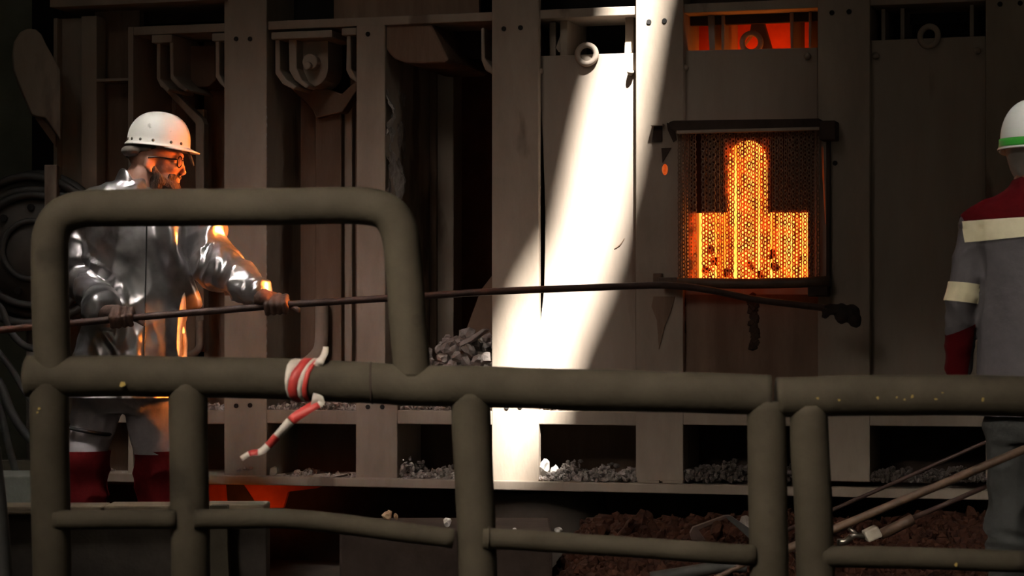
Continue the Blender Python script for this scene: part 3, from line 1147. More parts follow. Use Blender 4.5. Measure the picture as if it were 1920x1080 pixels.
bm = fuse(bm, .0055, 5)
obj('body', bm, M['skin'], WK, True)

# eyes behind the glasses
bm = NB()
add_ell(bm, mp(333, 304, -.030), (.011, .011, .011), None, 2)
add_ell(bm, mp(333, 304, .030), (.011, .011, .011), None, 2)
obj('eyes', bm, M['stripe'], WK, True)

# beard
bm = NB()
for y in (-1, 1):
    add_cap(bm, mp(293, 318, y * .062), .011, mp(301, 338, y * .054), .021)
    add_cap(bm, mp(301, 338, y * .054), .021, mp(322, 350, y * .030), .025)
    add_cap(bm, mp(322, 332, y * .036), .014, mp(335, 333, y * .012), .010)
add_cap(bm, mp(298, 344, -.03), .04, mp(298, 344, .03), .04)
add_cap(bm, mp(324, 349, -.022), .026, mp(324, 349, .022), .026)
add_ell(bm, mp(328, 356), (.026, .032, .030))
add_ell(bm, mp(300, 350), (.06, .055, .034))
bm = fuse(bm, .004, 3)
displace(bm, lambda c, n: .004 * noise.noise(Vector((c.x * 70, c.y * 70, c.z * 28))))
obj('beard', bm, M['beard'], WK, True)
# short hair under the helmet
bm = NB()
add_ell(bm, mp(284, 280), (.110, .084, .085))
add_ell(bm, mp(262, 290), (.045, .06, .04))
bm = fuse(bm, .006, 3)
cut(bm, mp(258, 291), (.25, 0, -1))
obj('hair', bm, M['beard'], WK, True)

# glasses
GL = NB()
for y in (-1, 1):
    tube(GL, smooth_path([mp(284, 299, y * .088), mp(300, 297, y * .085), mp(320, 300, y * .074), mp(336, 301, y * .062)], 4), .0032, 8)
    torus(GL, mp(339, 305, y * .034), .0225, .0026, (1, y * .25, -.15), 20, 6)
tube(GL, [mp(342, 302, -.014), mp(343, 301, 0), mp(342, 302, .014)], .003, 8)
obj('spectacles', GL, M['glass_frame'], WK, True)

# helmet: shell with crest ridge and brim
TILT = math.radians(6)
HC = mp(297, 275)


def helmet_shell(cx, prof, ax, ay, c, tilt=0, yaw=0, ridge=True, seg=48, lift=0.0):
    b = NB()
    rot = Euler((0, tilt, yaw)).to_matrix()
    rings = []
    for (r, z) in prof:
        row = []
        for k in range(seg):
            a = 2 * math.pi * k / seg
            x, y = math.cos(a), math.sin(a)
            rr = r
            if ridge and z > .02:
                d = abs(abs(y * r) - .30)
                rr = r * (1 + 0.022 * max(0, 1 - d / .10)) if abs(y * r) < .5 else r
            lo = lift * max(0, -x) * max(0, 1 - z / .05)
            row.append(b.verts.new(c + rot @ Vector((x * rr * ax, y * rr * ay, z + lo))))
        rings.append(row)
    for i in range(len(rings) - 1):
        for k in range(seg):
            b.faces.new((rings[i][k], rings[i][(k + 1) % seg], rings[i + 1][(k + 1) % seg], rings[i + 1][k]))
    b.faces.new(rings[-1])
    return b, rot


HH = .139
prof = [(1.045, -.004), (1.05, .0), (1.02, .004), (.985, .008), (.975, .03)]
for i in range(1, 15):
    t = math.pi / 2 * i / 14
    prof.append((max(.001, .972 * math.cos(t) ** .80), .03 + (HH - .03) * math.sin(t) ** 1.05))
bm, rot = helmet_shell(0, prof, .128, .108, HC, TILT)
HEL = obj('helmet', bm, M['helmet'], WK, True)
sol = HEL.modifiers.new('s', 'SOLIDIFY')
sol.thickness = .003
# brim
bm = NB()
top, bot = [], []
for k in range(17):
    a = math.radians(-72 + 144 * k / 16)
    ext = .040 * max(0, math.cos(a * 1.2)) ** .6
    top.append((math.cos(a) * .124, math.sin(a) * .108, .006))
    bot.append((math.cos(a) * (.128 + ext), math.sin(a) * (.108 + ext * .3), -.006 - .09 * ext))
vs = [[bm.verts.new(HC + rot @ Vector(p)) for p in row] for row in (top, bot)]
for k in range(16):
    bm.faces.new((vs[0][k], vs[1][k], vs[1][k + 1], vs[0][k + 1]))
o = obj('brim', bm, M['helmet'], HEL, True)
s = o.modifiers.new('s', 'SOLIDIFY')
s.thickness = .004
b0 = NB()
add_ell(b0, (0, 0, 0), (.0062, .004, .0062), None, 2)
me = bpy.data.meshes.new('rivet')
for f in b0.faces:
    f.smooth = True
b0.to_mesh(me)
b0.free()
me.materials.append(M['rivet'])
for a in (-158, -140, -118, -93, -60, -38, 38, 60, 93, 118, 140, 158):
    t = math.radians(a)
    inst('rivet', me, HC + rot @ Vector((math.cos(t) * .1262, math.sin(t) * .1067, .017)), HEL, (0, 0, t + math.pi / 2))
# liner flap at the nape and the strap clip at the brim
bm = NB()
add_ell(bm, mp(253, 284, -.02), (.052, .075, .026))
add_ell(bm, mp(248, 286, .03), (.040, .06, .026))
add_cap(bm, mp(252, 282, -.05), .022, mp(285, 280, -.078), .014)
bm = fuse(bm, .006, 4)
obj('helmet_liner', bm, M['felt'], WK, True)
bm = NB()
tube(bm, smooth_path([mp(353, 284, -.03), mp(358, 292, -.03), mp(362, 304, -.03), mp(365, 312, -.03)], 4), [.003, .0055, .006, .003], 8)
obj('strap_clip', bm, M['rivet'], WK, True)

# --- coat
bm = NB()
add_loft(bm, [(mp(246, 340), .075, .085), (mp(230, 352), .128, .10), (mp(236, 363), .185, .12), (mp(252, 380), .222, .135), (mp(258, 405), .235, .15), (mp(261, 450), .232, .165), (mp(263, 500), .212, .165), (mp(260, 560), .196, .165), (mp(250, 620), .203, .175), (mp(240, 680), .220, .185), (mp(233, 726), .219, .186), (mp(229, 748), .240, .212)], 40)
add_cap(bm, mp(215, 378), .055, RS, .078)
add_cap(bm, mp(300, 385), .06, LS, .085)
add_cap(bm, RS, .078, RE, .074)
add_cap(bm, RE, .074, RE.lerp(RW, .86), .058)
add_cap(bm, LS, .086, LE, .082)
add_cap(bm, LE, .080, LE.lerp(LW, .84), .056)
bm = fuse(bm, .0065, 4)


def limb_t(c, a, b):
    ab = b - a
    t = (c - a).dot(ab) / ab.length_squared
    tc = min(1, max(0, t))
    return t, (c - (a + ab * tc)).length


SEG = ((RS, RE), (RE, RW), (LS, LE), (LE, LW))


def ridge(x):
    return (1 - abs(x)) ** 2


# coat front pleats added to catch the orange firelight, given where they run
PLEATS = ((.058, 16, [(312, 425), (318, 470), (334, 520), (350, 570)]), (.03, 12, [(352, 425), (362, 470)]), (.026, 10, [(330, 590), (338, 690)]))


def coat_fold(c, n):
    best, bt, bd, bl = None, 0, 9, 0
    for k, (a, b_) in enumerate(SEG):
        t, d = limb_t(c, a, b_)
        if d < bd:
            best, bt, bd, bl = k, t, d, (b_ - a).length
    if bd < .115 and (best != 0 or bt > .15) and (best != 2 or bt > .2):
        along = bt * bl
        a, b_ = SEG[best]
        ax = (b_ - a).normalized()
        rad = c - (a + (b_ - a) * bt)
        side = rad.dot(Vector((0, -1, 0)).cross(ax).normalized())
        q = Vector((along * 11 + side * 5 + 3 * noise.noise(c * 6), side * 4, best * 5.3))
        r1 = ridge(noise.noise(q))
        q2 = Vector((along * 22 - side * 10, side * 7 + 4, best * 2.1))
        r2 = ridge(noise.noise(q2))
        vd = noise.voronoi(Vector((along * 10 + side * 3, side * 5 + 1.2 * noise.noise(c * 5), best * 7.7)))[0]
        return .020 * (r1 - .55) + .006 * (r2 - .55) + .046 * (min(vd[0], .8) - .35)
    q = Vector((c.x * 9 + 1.5 * noise.noise(c * 3.2), c.y * 5, c.z * 2.6))
    r1 = ridge(noise.noise(q))
    r2 = ridge(noise.noise(Vector((c.x * 14 + c.z * 8, c.y * 8, c.z * 6 - c.x * 5))))
    vd = noise.voronoi(Vector((c.x * 6.5 + .8 * noise.noise(c * 4), c.y * 4, c.z * 2.8)))[0]
    px, py = 960 + F * c.x / c.y, HOR - F * (c.z - CAMZ) / c.y
    add = 0
    if c.y < YM:
        for amp, wid, line in PLEATS:
            for (x0, y0), (x1, y1) in zip(line, line[1:]):
                if min(y0, y1) - 25 < py < max(y0, y1) + 25:
                    t = min(1, max(0, ((px - x0) * (x1 - x0) + (py - y0) * (y1 - y0)) / ((x1 - x0) ** 2 + (y1 - y0) ** 2)))
                    d = math.hypot(px - x0 - t * (x1 - x0), py - y0 - t * (y1 - y0))
                    add = max(add, amp * math.exp(-(d / wid) ** 2))
    return add + .016 * (r1 - .6) + .006 * (r2 - .6) + .030 * (min(vd[0], .8) - .35)


displace(bm, coat_fold)
cut(bm, mp(229, 744), (0, 0, -1))
CO = obj('coat', bm, M['foil'], WK, True)
# front seam
bm = NB()
path = []
for y in range(380, 745, 12):
    path.append((276 - (y - 380) * .02, y))


def front_at(x, y, ymax=9.3):
    """front surface of the coat under a pixel"""
    p0 = Vector((0, 0, CAMZ)) - ORG[WK.name]
    d = (at(x, y, 9) - Vector((0, 0, CAMZ))).normalized()
    dg = bpy.context.evaluated_depsgraph_get()
    ok, loc, nn, idx = CO.ray_cast(p0, d)
    return (loc + ORG[WK.name]) if ok else None


pts = [front_at(x, y) for x, y in path]
pts = [p + Vector((0, -.002, 0)) for p in pts if p]
if len(pts) > 3:
    tube(bm, smooth_path(pts, 3), .0028, 8, True)
    obj('coat_seam', bm, M['strap'], CO, True)
# collar standing round the neck
bm = NB()
rows = []
for j in range(4):
    t = j / 3
    row = []
    for k in range(25):
        a = math.radians(25 + 290 * k / 24)      # open to the right front
        x, y = math.cos(a), math.sin(a)
        lowc, upc = mp(252, 368), mp(255, 342)
        c = lowc.lerp(upc, t)
        rx = .100 + (.064 - .100) * t
        ry = .105 + (.084 - .105) * t
        q = min(1, max(0, (.75 - x) / 1.35))
        z = -.030 * t - .02 + (.03 + .075 * t) * q * q * (3 - 2 * q)
        row.append(bm.verts.new(c + Vector((x * rx, y * ry, z + .006 * noise.noise(Vector((a * 3, t * 4, 0)))))))
    rows.append(row)
for j in range(3):
    for k in range(24):
        bm.faces.new((rows[j][k], rows[j][k + 1], rows[j + 1][k + 1], rows[j + 1][k]))
o = obj('collar', bm, M['foil'], WK, True)
s = o.modifiers.new('s', 'SOLIDIFY')
s.thickness = .008
s = o.modifiers.new('ss', 'SUBSURF')
s.levels = s.render_levels = 1
# flap added at the right edge, angled to catch the orange firelight
bm = NB()
rows = []
for (y, xa, xb_) in ((548, 357, 358), (575, 350, 355), (600, 345, 353), (622, 345, 349), (645, 344, 349), (668, 345, 348)):
    pa = mp(xa - 4, y, -.135)
    pb = mp(xb_, y, -.105)
    pc = mp(xb_ - 1, y, -.02)
    rows.append([bm.verts.new(p) for p in (pa, pb, pc)])
for j in range(len(rows) - 1):
    for k in range(2):
        bm.faces.new((rows[j][k], rows[j + 1][k], rows[j + 1][k + 1], rows[j][k + 1]))
o = obj('glint_flap', bm, M['foil'], CO, True)
s = o.modifiers.new('s', 'SOLIDIFY')
s.thickness = .005
s = o.modifiers.new('ss', 'SUBSURF')
s.levels = s.render_levels = 2

# --- trousers and red gaiters
bm = NB()
add_loft(bm, [(mp(232, 700), .19, .15), (mp(232, 745), .195, .15), (mp(232, 775), .16, .13)], 32)
legs = ((mp(184, 745), mp(170, 850, -.05), mp(160, 960, .0), .108, .078, .074), (mp(278, 745), mp(294, 850, -.05), mp(297, 960, .0), .105, .078, .074))
for a, b_, c_, r0, r1, r2 in legs:
    add_cap(bm, a, r0, b_, r1)
    add_cap(bm, b_, r1, c_, r2)
bm = fuse(bm, .008, 4)
displace(bm, lambda c, n: .016 * (ridge(noise.noise(Vector((c.x * 7 + c.z * 5, c.y * 5, c.z * 8 - c.x * 3)))) - .55))
cut(bm, mp(230, 850), (0, 0, -1))
obj('trousers', bm, M['trouser'], WK, True)
bm = NB()
for b_, c_, d_, r1 in ((mp(168, 858, -.05), mp(160, 935, .0), mp(158, 1075, .02), .092), (mp(294, 858, -.05), mp(297, 935, .0), mp(298, 1075, .0), .092)):
    add_cap(bm, b_ + Vector((0, 0, .05)), r1, c_, r1 - .004)
    add_cap(bm, c_, r1 - .004, d_, r1 - .01)
bm = fuse(bm, .008, 4)
displace(bm, lambda c, n: .020 * (ridge(noise.noise(Vector((c.x * 5 + c.z * 6, c.y * 5, c.z * 6 - c.x * 7)))) - .55))
cut(bm, mp(230, 844), (0, 0, 1))
cut(bm, mp(230, 1085), (0, 0, -1))
obj('gaiters', bm, M['red_cloth'], WK, True)
bm = NB()
c = mp(172, 806, -.045)
for k in range(33):
    pass
torus(bm, c, .088, .0075, (.18, .0, 1), 36, 8)
obj('knee_strap', bm, M['strap'], WK, True)
bm = NB()
for c_ in (mp(159, 1080, .02), mp(299, 1080, .0)):
    add_cap(bm, c_, .06, c_ + Vector((0, 0, -.04)), .062)
    add_cap(bm, c_ + Vector((0, 0, -.025)), .045, c_ + Vector((.03, -.17, -.035)), .038)
bm = fuse(bm, .008, 3)
cut(bm, Vector((0, 0, .004)), (0, 0, -1))
obj('boots', bm, M['boot'], WK, True)


# --- gloves gripping the poker
def rod_pt(x):
    """poker centre line under a pixel column at the hands"""
    P = [(-60, 625, 8.62), (60, 613, 8.70), (250, 595.5, 8.84), (550, 570.5, 8.86), (930, 546.5, 9.0), (1190, 536, 9.12), (1262, 534.5, 9.14), (1330, 544, 9.16), (1420, 562, 9.18), (1500, 572, 9.2), (1580, 581, 9.22)]
    for i in range(len(P) - 1):
        if P[i][0] <= x <= P[i + 1][0]:
            t = (x - P[i][0]) / (P[i + 1][0] - P[i][0])
            return at(x, P[i][1] + t * (P[i + 1][1] - P[i][1]), P[i][2] + t * (P[i + 1][2] - P[i][2]))


def glove(xc, wrist, elbow, sgn, name):
    bm = NB()
    c = rod_pt(xc)
    ax = (rod_pt(xc + 12) - rod_pt(xc - 12)).normalized()
    up = Vector((0, 0, 1))
    bk = Vector((0, 1, 0))
    palm = c + bk * .030 + up * .012
    add_cap(bm, wrist, .036, palm - ax * .02 * sgn + up * .012, .034)
    # palm slab
    for k in range(4):
        o_ = ax * (k - 1.5) * .023
        kn = c + o_ + up * (.036 - .003 * abs(k - 1.5)) + bk * .012
        add_cap(bm, palm + o_ * .8, .021, kn, .0145)
        f1 = c + o_ * 1.02 + up * .006 - bk * (.028)
        f2 = c + o_ * 1.02 - up * .026 - bk * .016 + ax * .004 * sgn
        f3 = c + o_ * 1.0 - up * .026 + bk * (.008 + .003 * (k % 2))
        add_cap(bm, kn, .0128, f1, .0122)
        add_cap(bm, f1, .0122, f2, .0116)
        add_cap(bm, f2, .0116, f3, .0100)
    # thumb leaves the side of the palm
    t0 = palm + ax * .040 * sgn - up * .008
    t1 = c + ax * .066 * sgn - up * .010 + bk * .004
    t2 = c + ax * .086 * sgn - up * .026 - bk * .012
    add_cap(bm, t0, .017, t1, .0135)
    add_cap(bm, t1, .0135, t2, .011)
    # cuff
    d = (elbow - wrist).normalized()
    add_cap(bm, wrist + d * .07, .038, wrist, .037)
    bm = fuse(bm, .0036, 3)
    displace(bm, lambda q, n: .0025 * noise.noise(q * 45))
    return obj(name, bm, M['glove'], WK, True)


glove(518, LW, LE, 1, 'glove')
glove(228, RW, RE, 1, 'glove')

# ================================================================== POKER
PK = thing('poker', 'very long rusty poker held by the worker and reaching to the furnace hole', 'poker', rod_pt(930))
bm = NB()
pp = [rod_pt(x) for x in (-60, 60, 250, 400, 550, 740, 930, 1080, 1190, 1240, 1285, 1330, 1380, 1420, 1500, 1575)]
tube(bm, smooth_path(pp, 4), .0138, 14)
displace(bm, lambda c, n: .0008 * noise.noise(c * 60))
obj('shaft', bm, M['bar'], PK, True)
bm = NB()
e = rod_pt(1575)
add_cap(bm, rod_pt(1545), .016, rod_pt(1580), .026)
add_ell(bm, at(1596, 588, 9.22), (.035, .03, .04))
add_ell(bm, at(1580, 592, 9.22), (.03, .03, .032))
add_ell(bm, at(1604, 600, 9.22), (.022, .03, .03))
add_ell(bm, at(1548, 590, 9.22), (.016, .02, .016))
bm = fuse(bm, .007, 2)
displace(bm, lambda c, n: .008 * noise.noise(c * 40))
obj('slag_clump', bm, M['coal'], PK, True)

# ================================================================== PERSON SEEN FROM BEHIND
Y2 = 7.4
P2 = F / Y2


def qp(x, y, dy=0.0):
    p = at(x, y, Y2)
    return Vector((p.x, Y2 + dy, p.z))


V = thing('person', 'person seen from behind in grey and wine red jacket with cream stripes', 'person', qp(1940, 1234))
bm = NB()
add_ell(bm, qp(1938, 262), (.085, .105, .115))
add_ell(bm, qp(1938, 300, .03), (.06, .07, .07))
add_ell(bm, qp(1938, 290, .115), (.013, .018, .022), None, 2)
add_cap(bm, qp(1938, 300, -.01), .055, qp(1936, 370), .07)
add_loft(bm, [(qp(1936, 372), .10, .08), (qp(1936, 392), .16, .10), (qp(1936, 460), .165, .11), (qp(1936, 580), .145, .10), (qp(1936, 700), .15, .11), (qp(1936, 790), .15, .11)])
S1, E1, W1 = qp(1833, 425), qp(1802, 560, -.0), qp(1814, 692, .13)
S2, E2, W2 = qp(2039, 425), qp(2070, 560), qp(2058, 692, .13)
for a, b_, c_, sg in ((S1, E1, W1, 1), (S2, E2, W2, -1)):
    add_cap(bm, qp(1936, 410), .08, a, .058)
    add_cap(bm, a, .056, b_, .043)
    add_cap(bm, b_, .043, c_, .031)
    # hand with fingers, slightly curled
    pc = c_ + Vector((sg * .01, .05, -.055))
    add_cap(bm, c_ + Vector((0, .01, -.02)), .028, pc, .032)
    for k in range(4):
        o_ = Vector((0, (k - 1.5) * .019, 0))
        ln = (.03, .036, .034, .026)[k]
        a1 = pc + o_ + Vector((0, 0, -.028))
        a2 = a1 + Vector((sg * .006, .004, -ln))
        a3 = a2 + Vector((sg * .016, .006, -ln * .6))
        add_cap(bm, pc + o_, .011, a1, .0105)
        add_cap(bm, a1, .0105, a2, .0095)
        add_cap(bm, a2, .0095, a3, .0085)
    t1 = pc + Vector((sg * .012, .042, .005))
    add_cap(bm, pc + Vector((0, .02, .03)), .013, t1, .0115)
    add_cap(bm, t1, .0115, t1 + Vector((sg * .008, .014, -.03)), .0095)
for sg in (-1, 1):
    h, k_, an = qp(1936 + sg * 36, 790), qp(1936 + sg * 38, 965, .02), qp(1936 + sg * 42, 1190, -.02)
    add_cap(bm, h, .070, k_, .050)
    add_cap(bm, k_, .050, an, .042)
    add_cap(bm, an, .042, an + Vector((sg * .02, .15, -.03)), .03)
bm = fuse(bm, .0055, 5)
obj('body', bm, M['skin'], V, True)
# hood/balaclava under the helmet
bm = NB()
add_ell(bm, qp(1938, 275), (.090, .110, .10))
add_cap(bm, qp(1938, 296), .086, qp(1938, 318), .066)
add_cap(bm, qp(1938, 318), .062, qp(1938, 352), .056)
bm = fuse(bm, .007, 4)
displace(bm, lambda c, n: .005 * noise.noise(c * 22))
cut(bm, qp(1938, 290, .085), (0, 1, 0))
obj('hood', bm, M['balaclava'], V, True)
# helmet
HC2 = qp(1940, 279)
prof = [(1.055, -.004), (1.065, .0), (1.02, .006), (.985, .012), (.98, .035)]
for i in range(1, 15):
    t = math.pi / 2 * i / 14
    prof.append((max(.001, .978 * math.cos(t) ** .82), .035 + (.160 - .035) * math.sin(t) ** 1.05))
bm, rot2 = helmet_shell(0, prof, .128, .110, HC2, 0, math.radians(90), True)
H2 = obj('helmet', bm, M['helmet_white'], V, True)
s = H2.modifiers.new('s', 'SOLIDIFY')
s.thickness = .003
bm, _r = helmet_shell(0, [(1.022, .005), (1.006, .010), (.998, .018), (.996, .031)], .128, .110, HC2, 0, math.radians(90), False)
bmesh.ops.delete(bm, geom=[f for f in bm.faces if len(f.verts) > 4], context='FACES_ONLY')
o = obj('green_band', bm, M['green'], H2, True)
s = o.modifiers.new('s', 'SOLIDIFY')
s.thickness = .002
s.offset = 1
bm = NB()
vs = [[], []]
for k in range(17):
    a = math.radians(-72 + 144 * k / 16)
    ext = .040 * max(0, math.cos(a * 1.2)) ** .6
    for r_, q in ((0, (math.cos(a) * .124, math.sin(a) * .108, .006)), (1, (math.cos(a) * (.128 + ext), math.sin(a) * (.108 + ext * .3), -.006 - .09 * ext))):
        vs[r_].append(bm.verts.new(HC2 + rot2 @ Vector(q)))
for k in range(16):
    bm.faces.new((vs[0][k], vs[1][k], vs[1][k + 1], vs[0][k + 1]))
o = obj('brim', bm, M['helmet_white'], H2, True)
s = o.modifiers.new('s', 'SOLIDIFY')
s.thickness = .004

# jacket body
bm = NB()
add_loft(bm, [(qp(1938, 336), .066, .075), (qp(1938, 352), .082, .09), (qp(1937, 368), .125, .10), (qp(1937, 390), .178, .12), (qp(1936, 412), .205, .135), (qp(1936, 450), .205, .145), (qp(1936, 520), .175, .145), (qp(1936, 620), .171, .145), (qp(1936, 720), .174, .155), (qp(1936, 800), .182, .16)], 40)
for a, b_, c_ in ((S1, E1, W1), (S2, E2, W2)):
    add_cap(bm, qp(1937 + (-75 if a is S1 else 75), 402), .058, a, .063)
    add_cap(bm, a, .062, b_, .051)
    add_cap(bm, b_, .051, c_, .045)
bm = fuse(bm, .0075, 4)


def jk(c, n):
    arm = min(limb_t(c, S1, E1)[1], limb_t(c, E1, W1)[1], limb_t(c, S2, E2)[1], limb_t(c, E2, W2)[1])
    if arm < .08 and c.z < S1.z:
        return .010 * (ridge(noise.noise(Vector((c.x * 8 + c.z * 6, c.y * 6, c.z * 10 - c.x * 8)))) - .6)
    return .012 * (ridge(noise.noise(Vector((c.x * 8, c.y * 6, c.z * 3 + c.x)))) - .6)


displace(bm, jk)
cut(bm, qp(1936, 779), (0, 0, -1))


def layer(src, planes, name, m, off, parent, thick=.002):
    b = src.copy()
    for p, n in planes:
        cut(b, p, n)
    displace(b, lambda c, n: off)
    o = obj(name, b, m, parent, True)
    return o


src = bm.copy()
JK = obj('jacket', bm, M['grey_cloth'], V, True)
aL, aR = qp(1805, 440), qp(2068, 440)
up_n = Vector((0.04, 0, 1)).normalized()
# red shoulder yoke above the upper stripe
layer(src, [(qp(1850, 414), Vector((0.05, 0, -1))), (qp(1806, 420), Vector((-1, 0, -.35)))], 'shoulder_yoke', M['red_yoke'], .0022, JK)
# stripe across the back, slightly falling to the left
layer(src, [(qp(1850, 414), Vector((-0.05, 0, 1))), (qp(1850, 452), Vector((0.09, 0, -1))), (qp(1804, 440), Vector((-1, 0, -.1)))], 'back_stripe', M['stripe'], .0042, JK)
# left sleeve stripe and red lower sleeves
lim = qp(1832, 540)
axn = (E1 - S1).normalized()
b = src.copy()
layer(b, [(lim, Vector((1, 0, 0))), (qp(1802, 530), Vector((.10, 0, 1))), (qp(1802, 566), Vector((-.10, 0, -1)))], 'sleeve_stripe', M['stripe'], .0045, JK)
layer(src, [(qp(1828, 640), Vector((1, 0, -.05))), (qp(1805, 618), Vector((-.45, 0, 1)))], 'sleeve_cuff', M['red_yoke'], .0024, JK)
layer(src, [(qp(2038, 540), Vector((-1, 0, 0))), (qp(2068, 530), Vector((-.10, 0, 1))), (qp(2068, 566), Vector((.10, 0, -1)))], 'sleeve_stripe', M['stripe'], .0045, JK)
layer(src, [(qp(2044, 640), Vector((-1, 0, -.05))), (qp(2068, 618), Vector((.45, 0, 1)))], 'sleeve_cuff', M['red_yoke'], .0024, JK)
src.free()
# stitched crease lines on the stripes
bm = NB()
for x0, y0, x1, y1, yy in ((1849, 416, 1851, 446, -.15), ):
    pass
bm.free()

# trousers
bm = NB()
add_loft(bm, [(qp(1936, 770), .150, .13), (qp(1936, 800), .158, .13), (qp(1936, 830), .14, .12)], 32)
for sg in (-1, 1):
    h, k_, an = qp(1936 + sg * 34, 800), qp(1936 + sg * 38, 970, .02), qp(1936 + sg * 42, 1195, -.02)
    add_cap(bm, h, .088, k_, .075)
    add_cap(bm, k_, .077, an, .068)
bm = fuse(bm, .0075, 4)


def tfold(c, n):
    t = max(0, 1 - abs(c.z - qp(0, 990).z) / .14)
    return (.012 + .024 * t) * (ridge(noise.noise(Vector((c.x * 6 - c.z * 5, c.y * 5, c.z * (9 + 4 * t) + c.x * 6)))) - .6)


displace(bm, tfold)
cut(bm, qp(1936, 1200), (0, 0, -1))
obj('trousers', bm, M['dark_cloth'], V, True)
bm = NB()
for sg in (-1, 1):
    an = qp(1936 + sg * 44, 1195, -.02)
    add_cap(bm, an, .055, an + Vector((0, 0, -.03)), .055)
    add_cap(bm, an + Vector((0, 0, -.02)), .045, an + Vector((sg * .02, .17, -.03)), .036)
bm = fuse(bm, .008, 3)
cut(bm, Vector((0, 0, .004)), (0, 0, -1))
obj('boots', bm, M['boot'], V, True)

# ================================================================== RAILING (foreground)
YR = 5.5
PXM = F / YR


def rp(x, y, dy=0.0):
    return at(x, y, YR + dy)


def rail(parent, name, pts, dia, mk='pipe', n=5, seg=24, rough=1.2e-3):
    bm = NB()
    path = smooth_path([rp(*p) for p in pts], n)
    r = dia / 2 / PXM
    tube(bm, path, r, seg)
    displace(bm, lambda c, nn: rough * noise.noise(c * 9) + rough * .6 * noise.noise(c * 31))
    return obj(name, bm, M[mk], parent, True)


RA = thing('guard_railing', 'thick bent tube railing with raised hoop in front of the silver-coated worker', 'railing', (rp(97, 700).x, YR, 0))
rail(RA, 'hoop', [(101, 700), (97, 640), (94, 560), (93, 480), (96, 440), (110, 411), (133, 397), (165, 391), (240, 390), (330, 389), (430, 388), (540, 387), (640, 385), (690, 387), (722, 396), (741, 416), (752, 450), (759, 520), (764, 600), (770, 660), (772, 705)], 70)
rail(RA, 'handrail', [(50, 706), (140, 706), (240, 705), (320, 707), (420, 708), (520, 710), (600, 713), (700, 718), (760, 722), (860, 724), (960, 727), (1060, 730), (1160, 732), (1260, 735), (1360, 738), (1444, 741)], 77)
bm = NB()
add_ell(bm, rp(52, 706), (.012, .048, .048))
obj('end_cap', bm, M['pipe'], RA, True)
bm = NB()
torus(bm, rp(697, 718), 0.0485, 0.0028, (1, 0, 0.03), 30, 6)
obj('weld_seam', bm, M['soot'], RA, True)
for pts in ([(92, 700), (93, 800), (94, 900), (96, 1000), (98, 1120), (99, 1500)], [(353, 720), (353, 800), (355, 900), (357, 1000), (358, 1120), (360, 1500)], [(882, 738), (884, 800), (888, 880), (892, 960), (897, 1120), (900, 1500)], [(1436, 752), (1438, 850), (1440, 950), (1443, 1120), (1445, 1500)]):
    rail(RA, 'post', pts, 73, n=4)
rail(RA, 'lower_rail', [(101, 975, -.03), (160, 975, -.03), (250, 974, -.03), (330, 974, -.03)], 36, n=4, seg=18)
rail(RA, 'lower_rail', [(366, 973, -.035), (430, 973, -.035), (520, 972, -.035), (580, 976, -.035), (640, 983, -.03), (740, 996, -.02), (850, 1010, -.01)], 38, n=5, seg=18)
rail(RA, 'lower_rail', [(905, 1009, -.035), (1000, 1014, -.03), (1100, 1021, -.03), (1200, 1027, -.03), (1300, 1034, -.03), (1415, 1042, -.02)], 39, n=4, seg=18)
bm = NB()
torus(bm, rp(916, 1009, -.035), 0.0255, 0.0035, (1, 0, -0.05), 24, 6)
obj('weld_seam', bm, M['pipe'], RA, True)
for x, y, s in ((236, 720, 5), (81, 765, 2.4), (78, 772, 2)):
    bm = NB()
    p = rp(x, y) + Vector((0, -.0465, 0))
    prism(bm, [[p + Vector((dx * s / PXM, abs(dx) * .0004, dz * s / PXM)) for dx, dz in ((-1.2, -.6), (-.3, -1), (1.1, -.2), (.8, .9), (-.6, 1))]], Vector((0, -.002, 0)))
    obj('paint_flake', bm, M['flake'], RA)

RB = thing('guard_railing', 'straight tube railing with yellow paint flecks in front of the jacketed person', 'railing', (rp(1520, 745).x, YR, 0))
rail(RB, 'handrail', [(1456, 745), (1520, 744), (1600, 742), (1700, 741), (1800, 741), (1900, 743), (2000, 745)], 76, n=4)
rail(RB, 'post', [(1516, 760), (1519, 850), (1525, 950), (1530, 1120), (1535, 1500)], 72, n=4)
rail(RB, 'post', [(1976, 760), (1976, 850), (1976, 950), (1976, 1120), (1976, 1500)], 72, n=4)
rail(RB, 'lower_rail', [(1540, 1043, -.02), (1620, 1044, -.02), (1740, 1047, -.02), (1850, 1051, -.02), (1960, 1054, -.02)], 41, n=4, seg=18)
rf = random.Random(5)
for x, y, s in ((1528, 746, 3), (1568, 749, 3), (1640, 745, 3.5), (1675, 744, 2.5), (1704, 742, 4), (1748, 747, 3), (1835, 748, 4), (1786, 1055, 4), (1760, 735, 2), (1690, 748, 2.2)):
    bm = NB()
    r0 = (0.0485 if y < 900 else .0275)
    yc = 742 if y < 900 else 1049
    dz = (yc - y) / PXM
    p = rp(x, y) + Vector((0, -math.sqrt(r0 * r0 - dz * dz) + (0 if y < 900 else -.02), 0))
    k = 5 + rf.randrange(3)
    prism(bm, [[p + Vector((math.cos(a) * s * rf.uniform(.5, 1.3) / PXM, 0, math.sin(a) * s * rf.uniform(.4, 1.1) / PXM)) for a in [2 * math.pi * i / k for i in range(k)]]], Vector((0, -.001, 0)))
    obj('paint_flake', bm, M['flake'], RB)
# the far left post of the next railing
bm = NB()
tube(bm, smooth_path([rp(-28, 690, .1), rp(-20, 800, .1), rp(-9, 900, .1), rp(1, 1000, .1), rp(8, 1120, .1), rp(20, 1500, .1)], 4), 0.022, 16)
tag(obj('leaning_post', bm, M['rubber'], None, True), 'dark leaning post cut by the left picture edge', 'post')

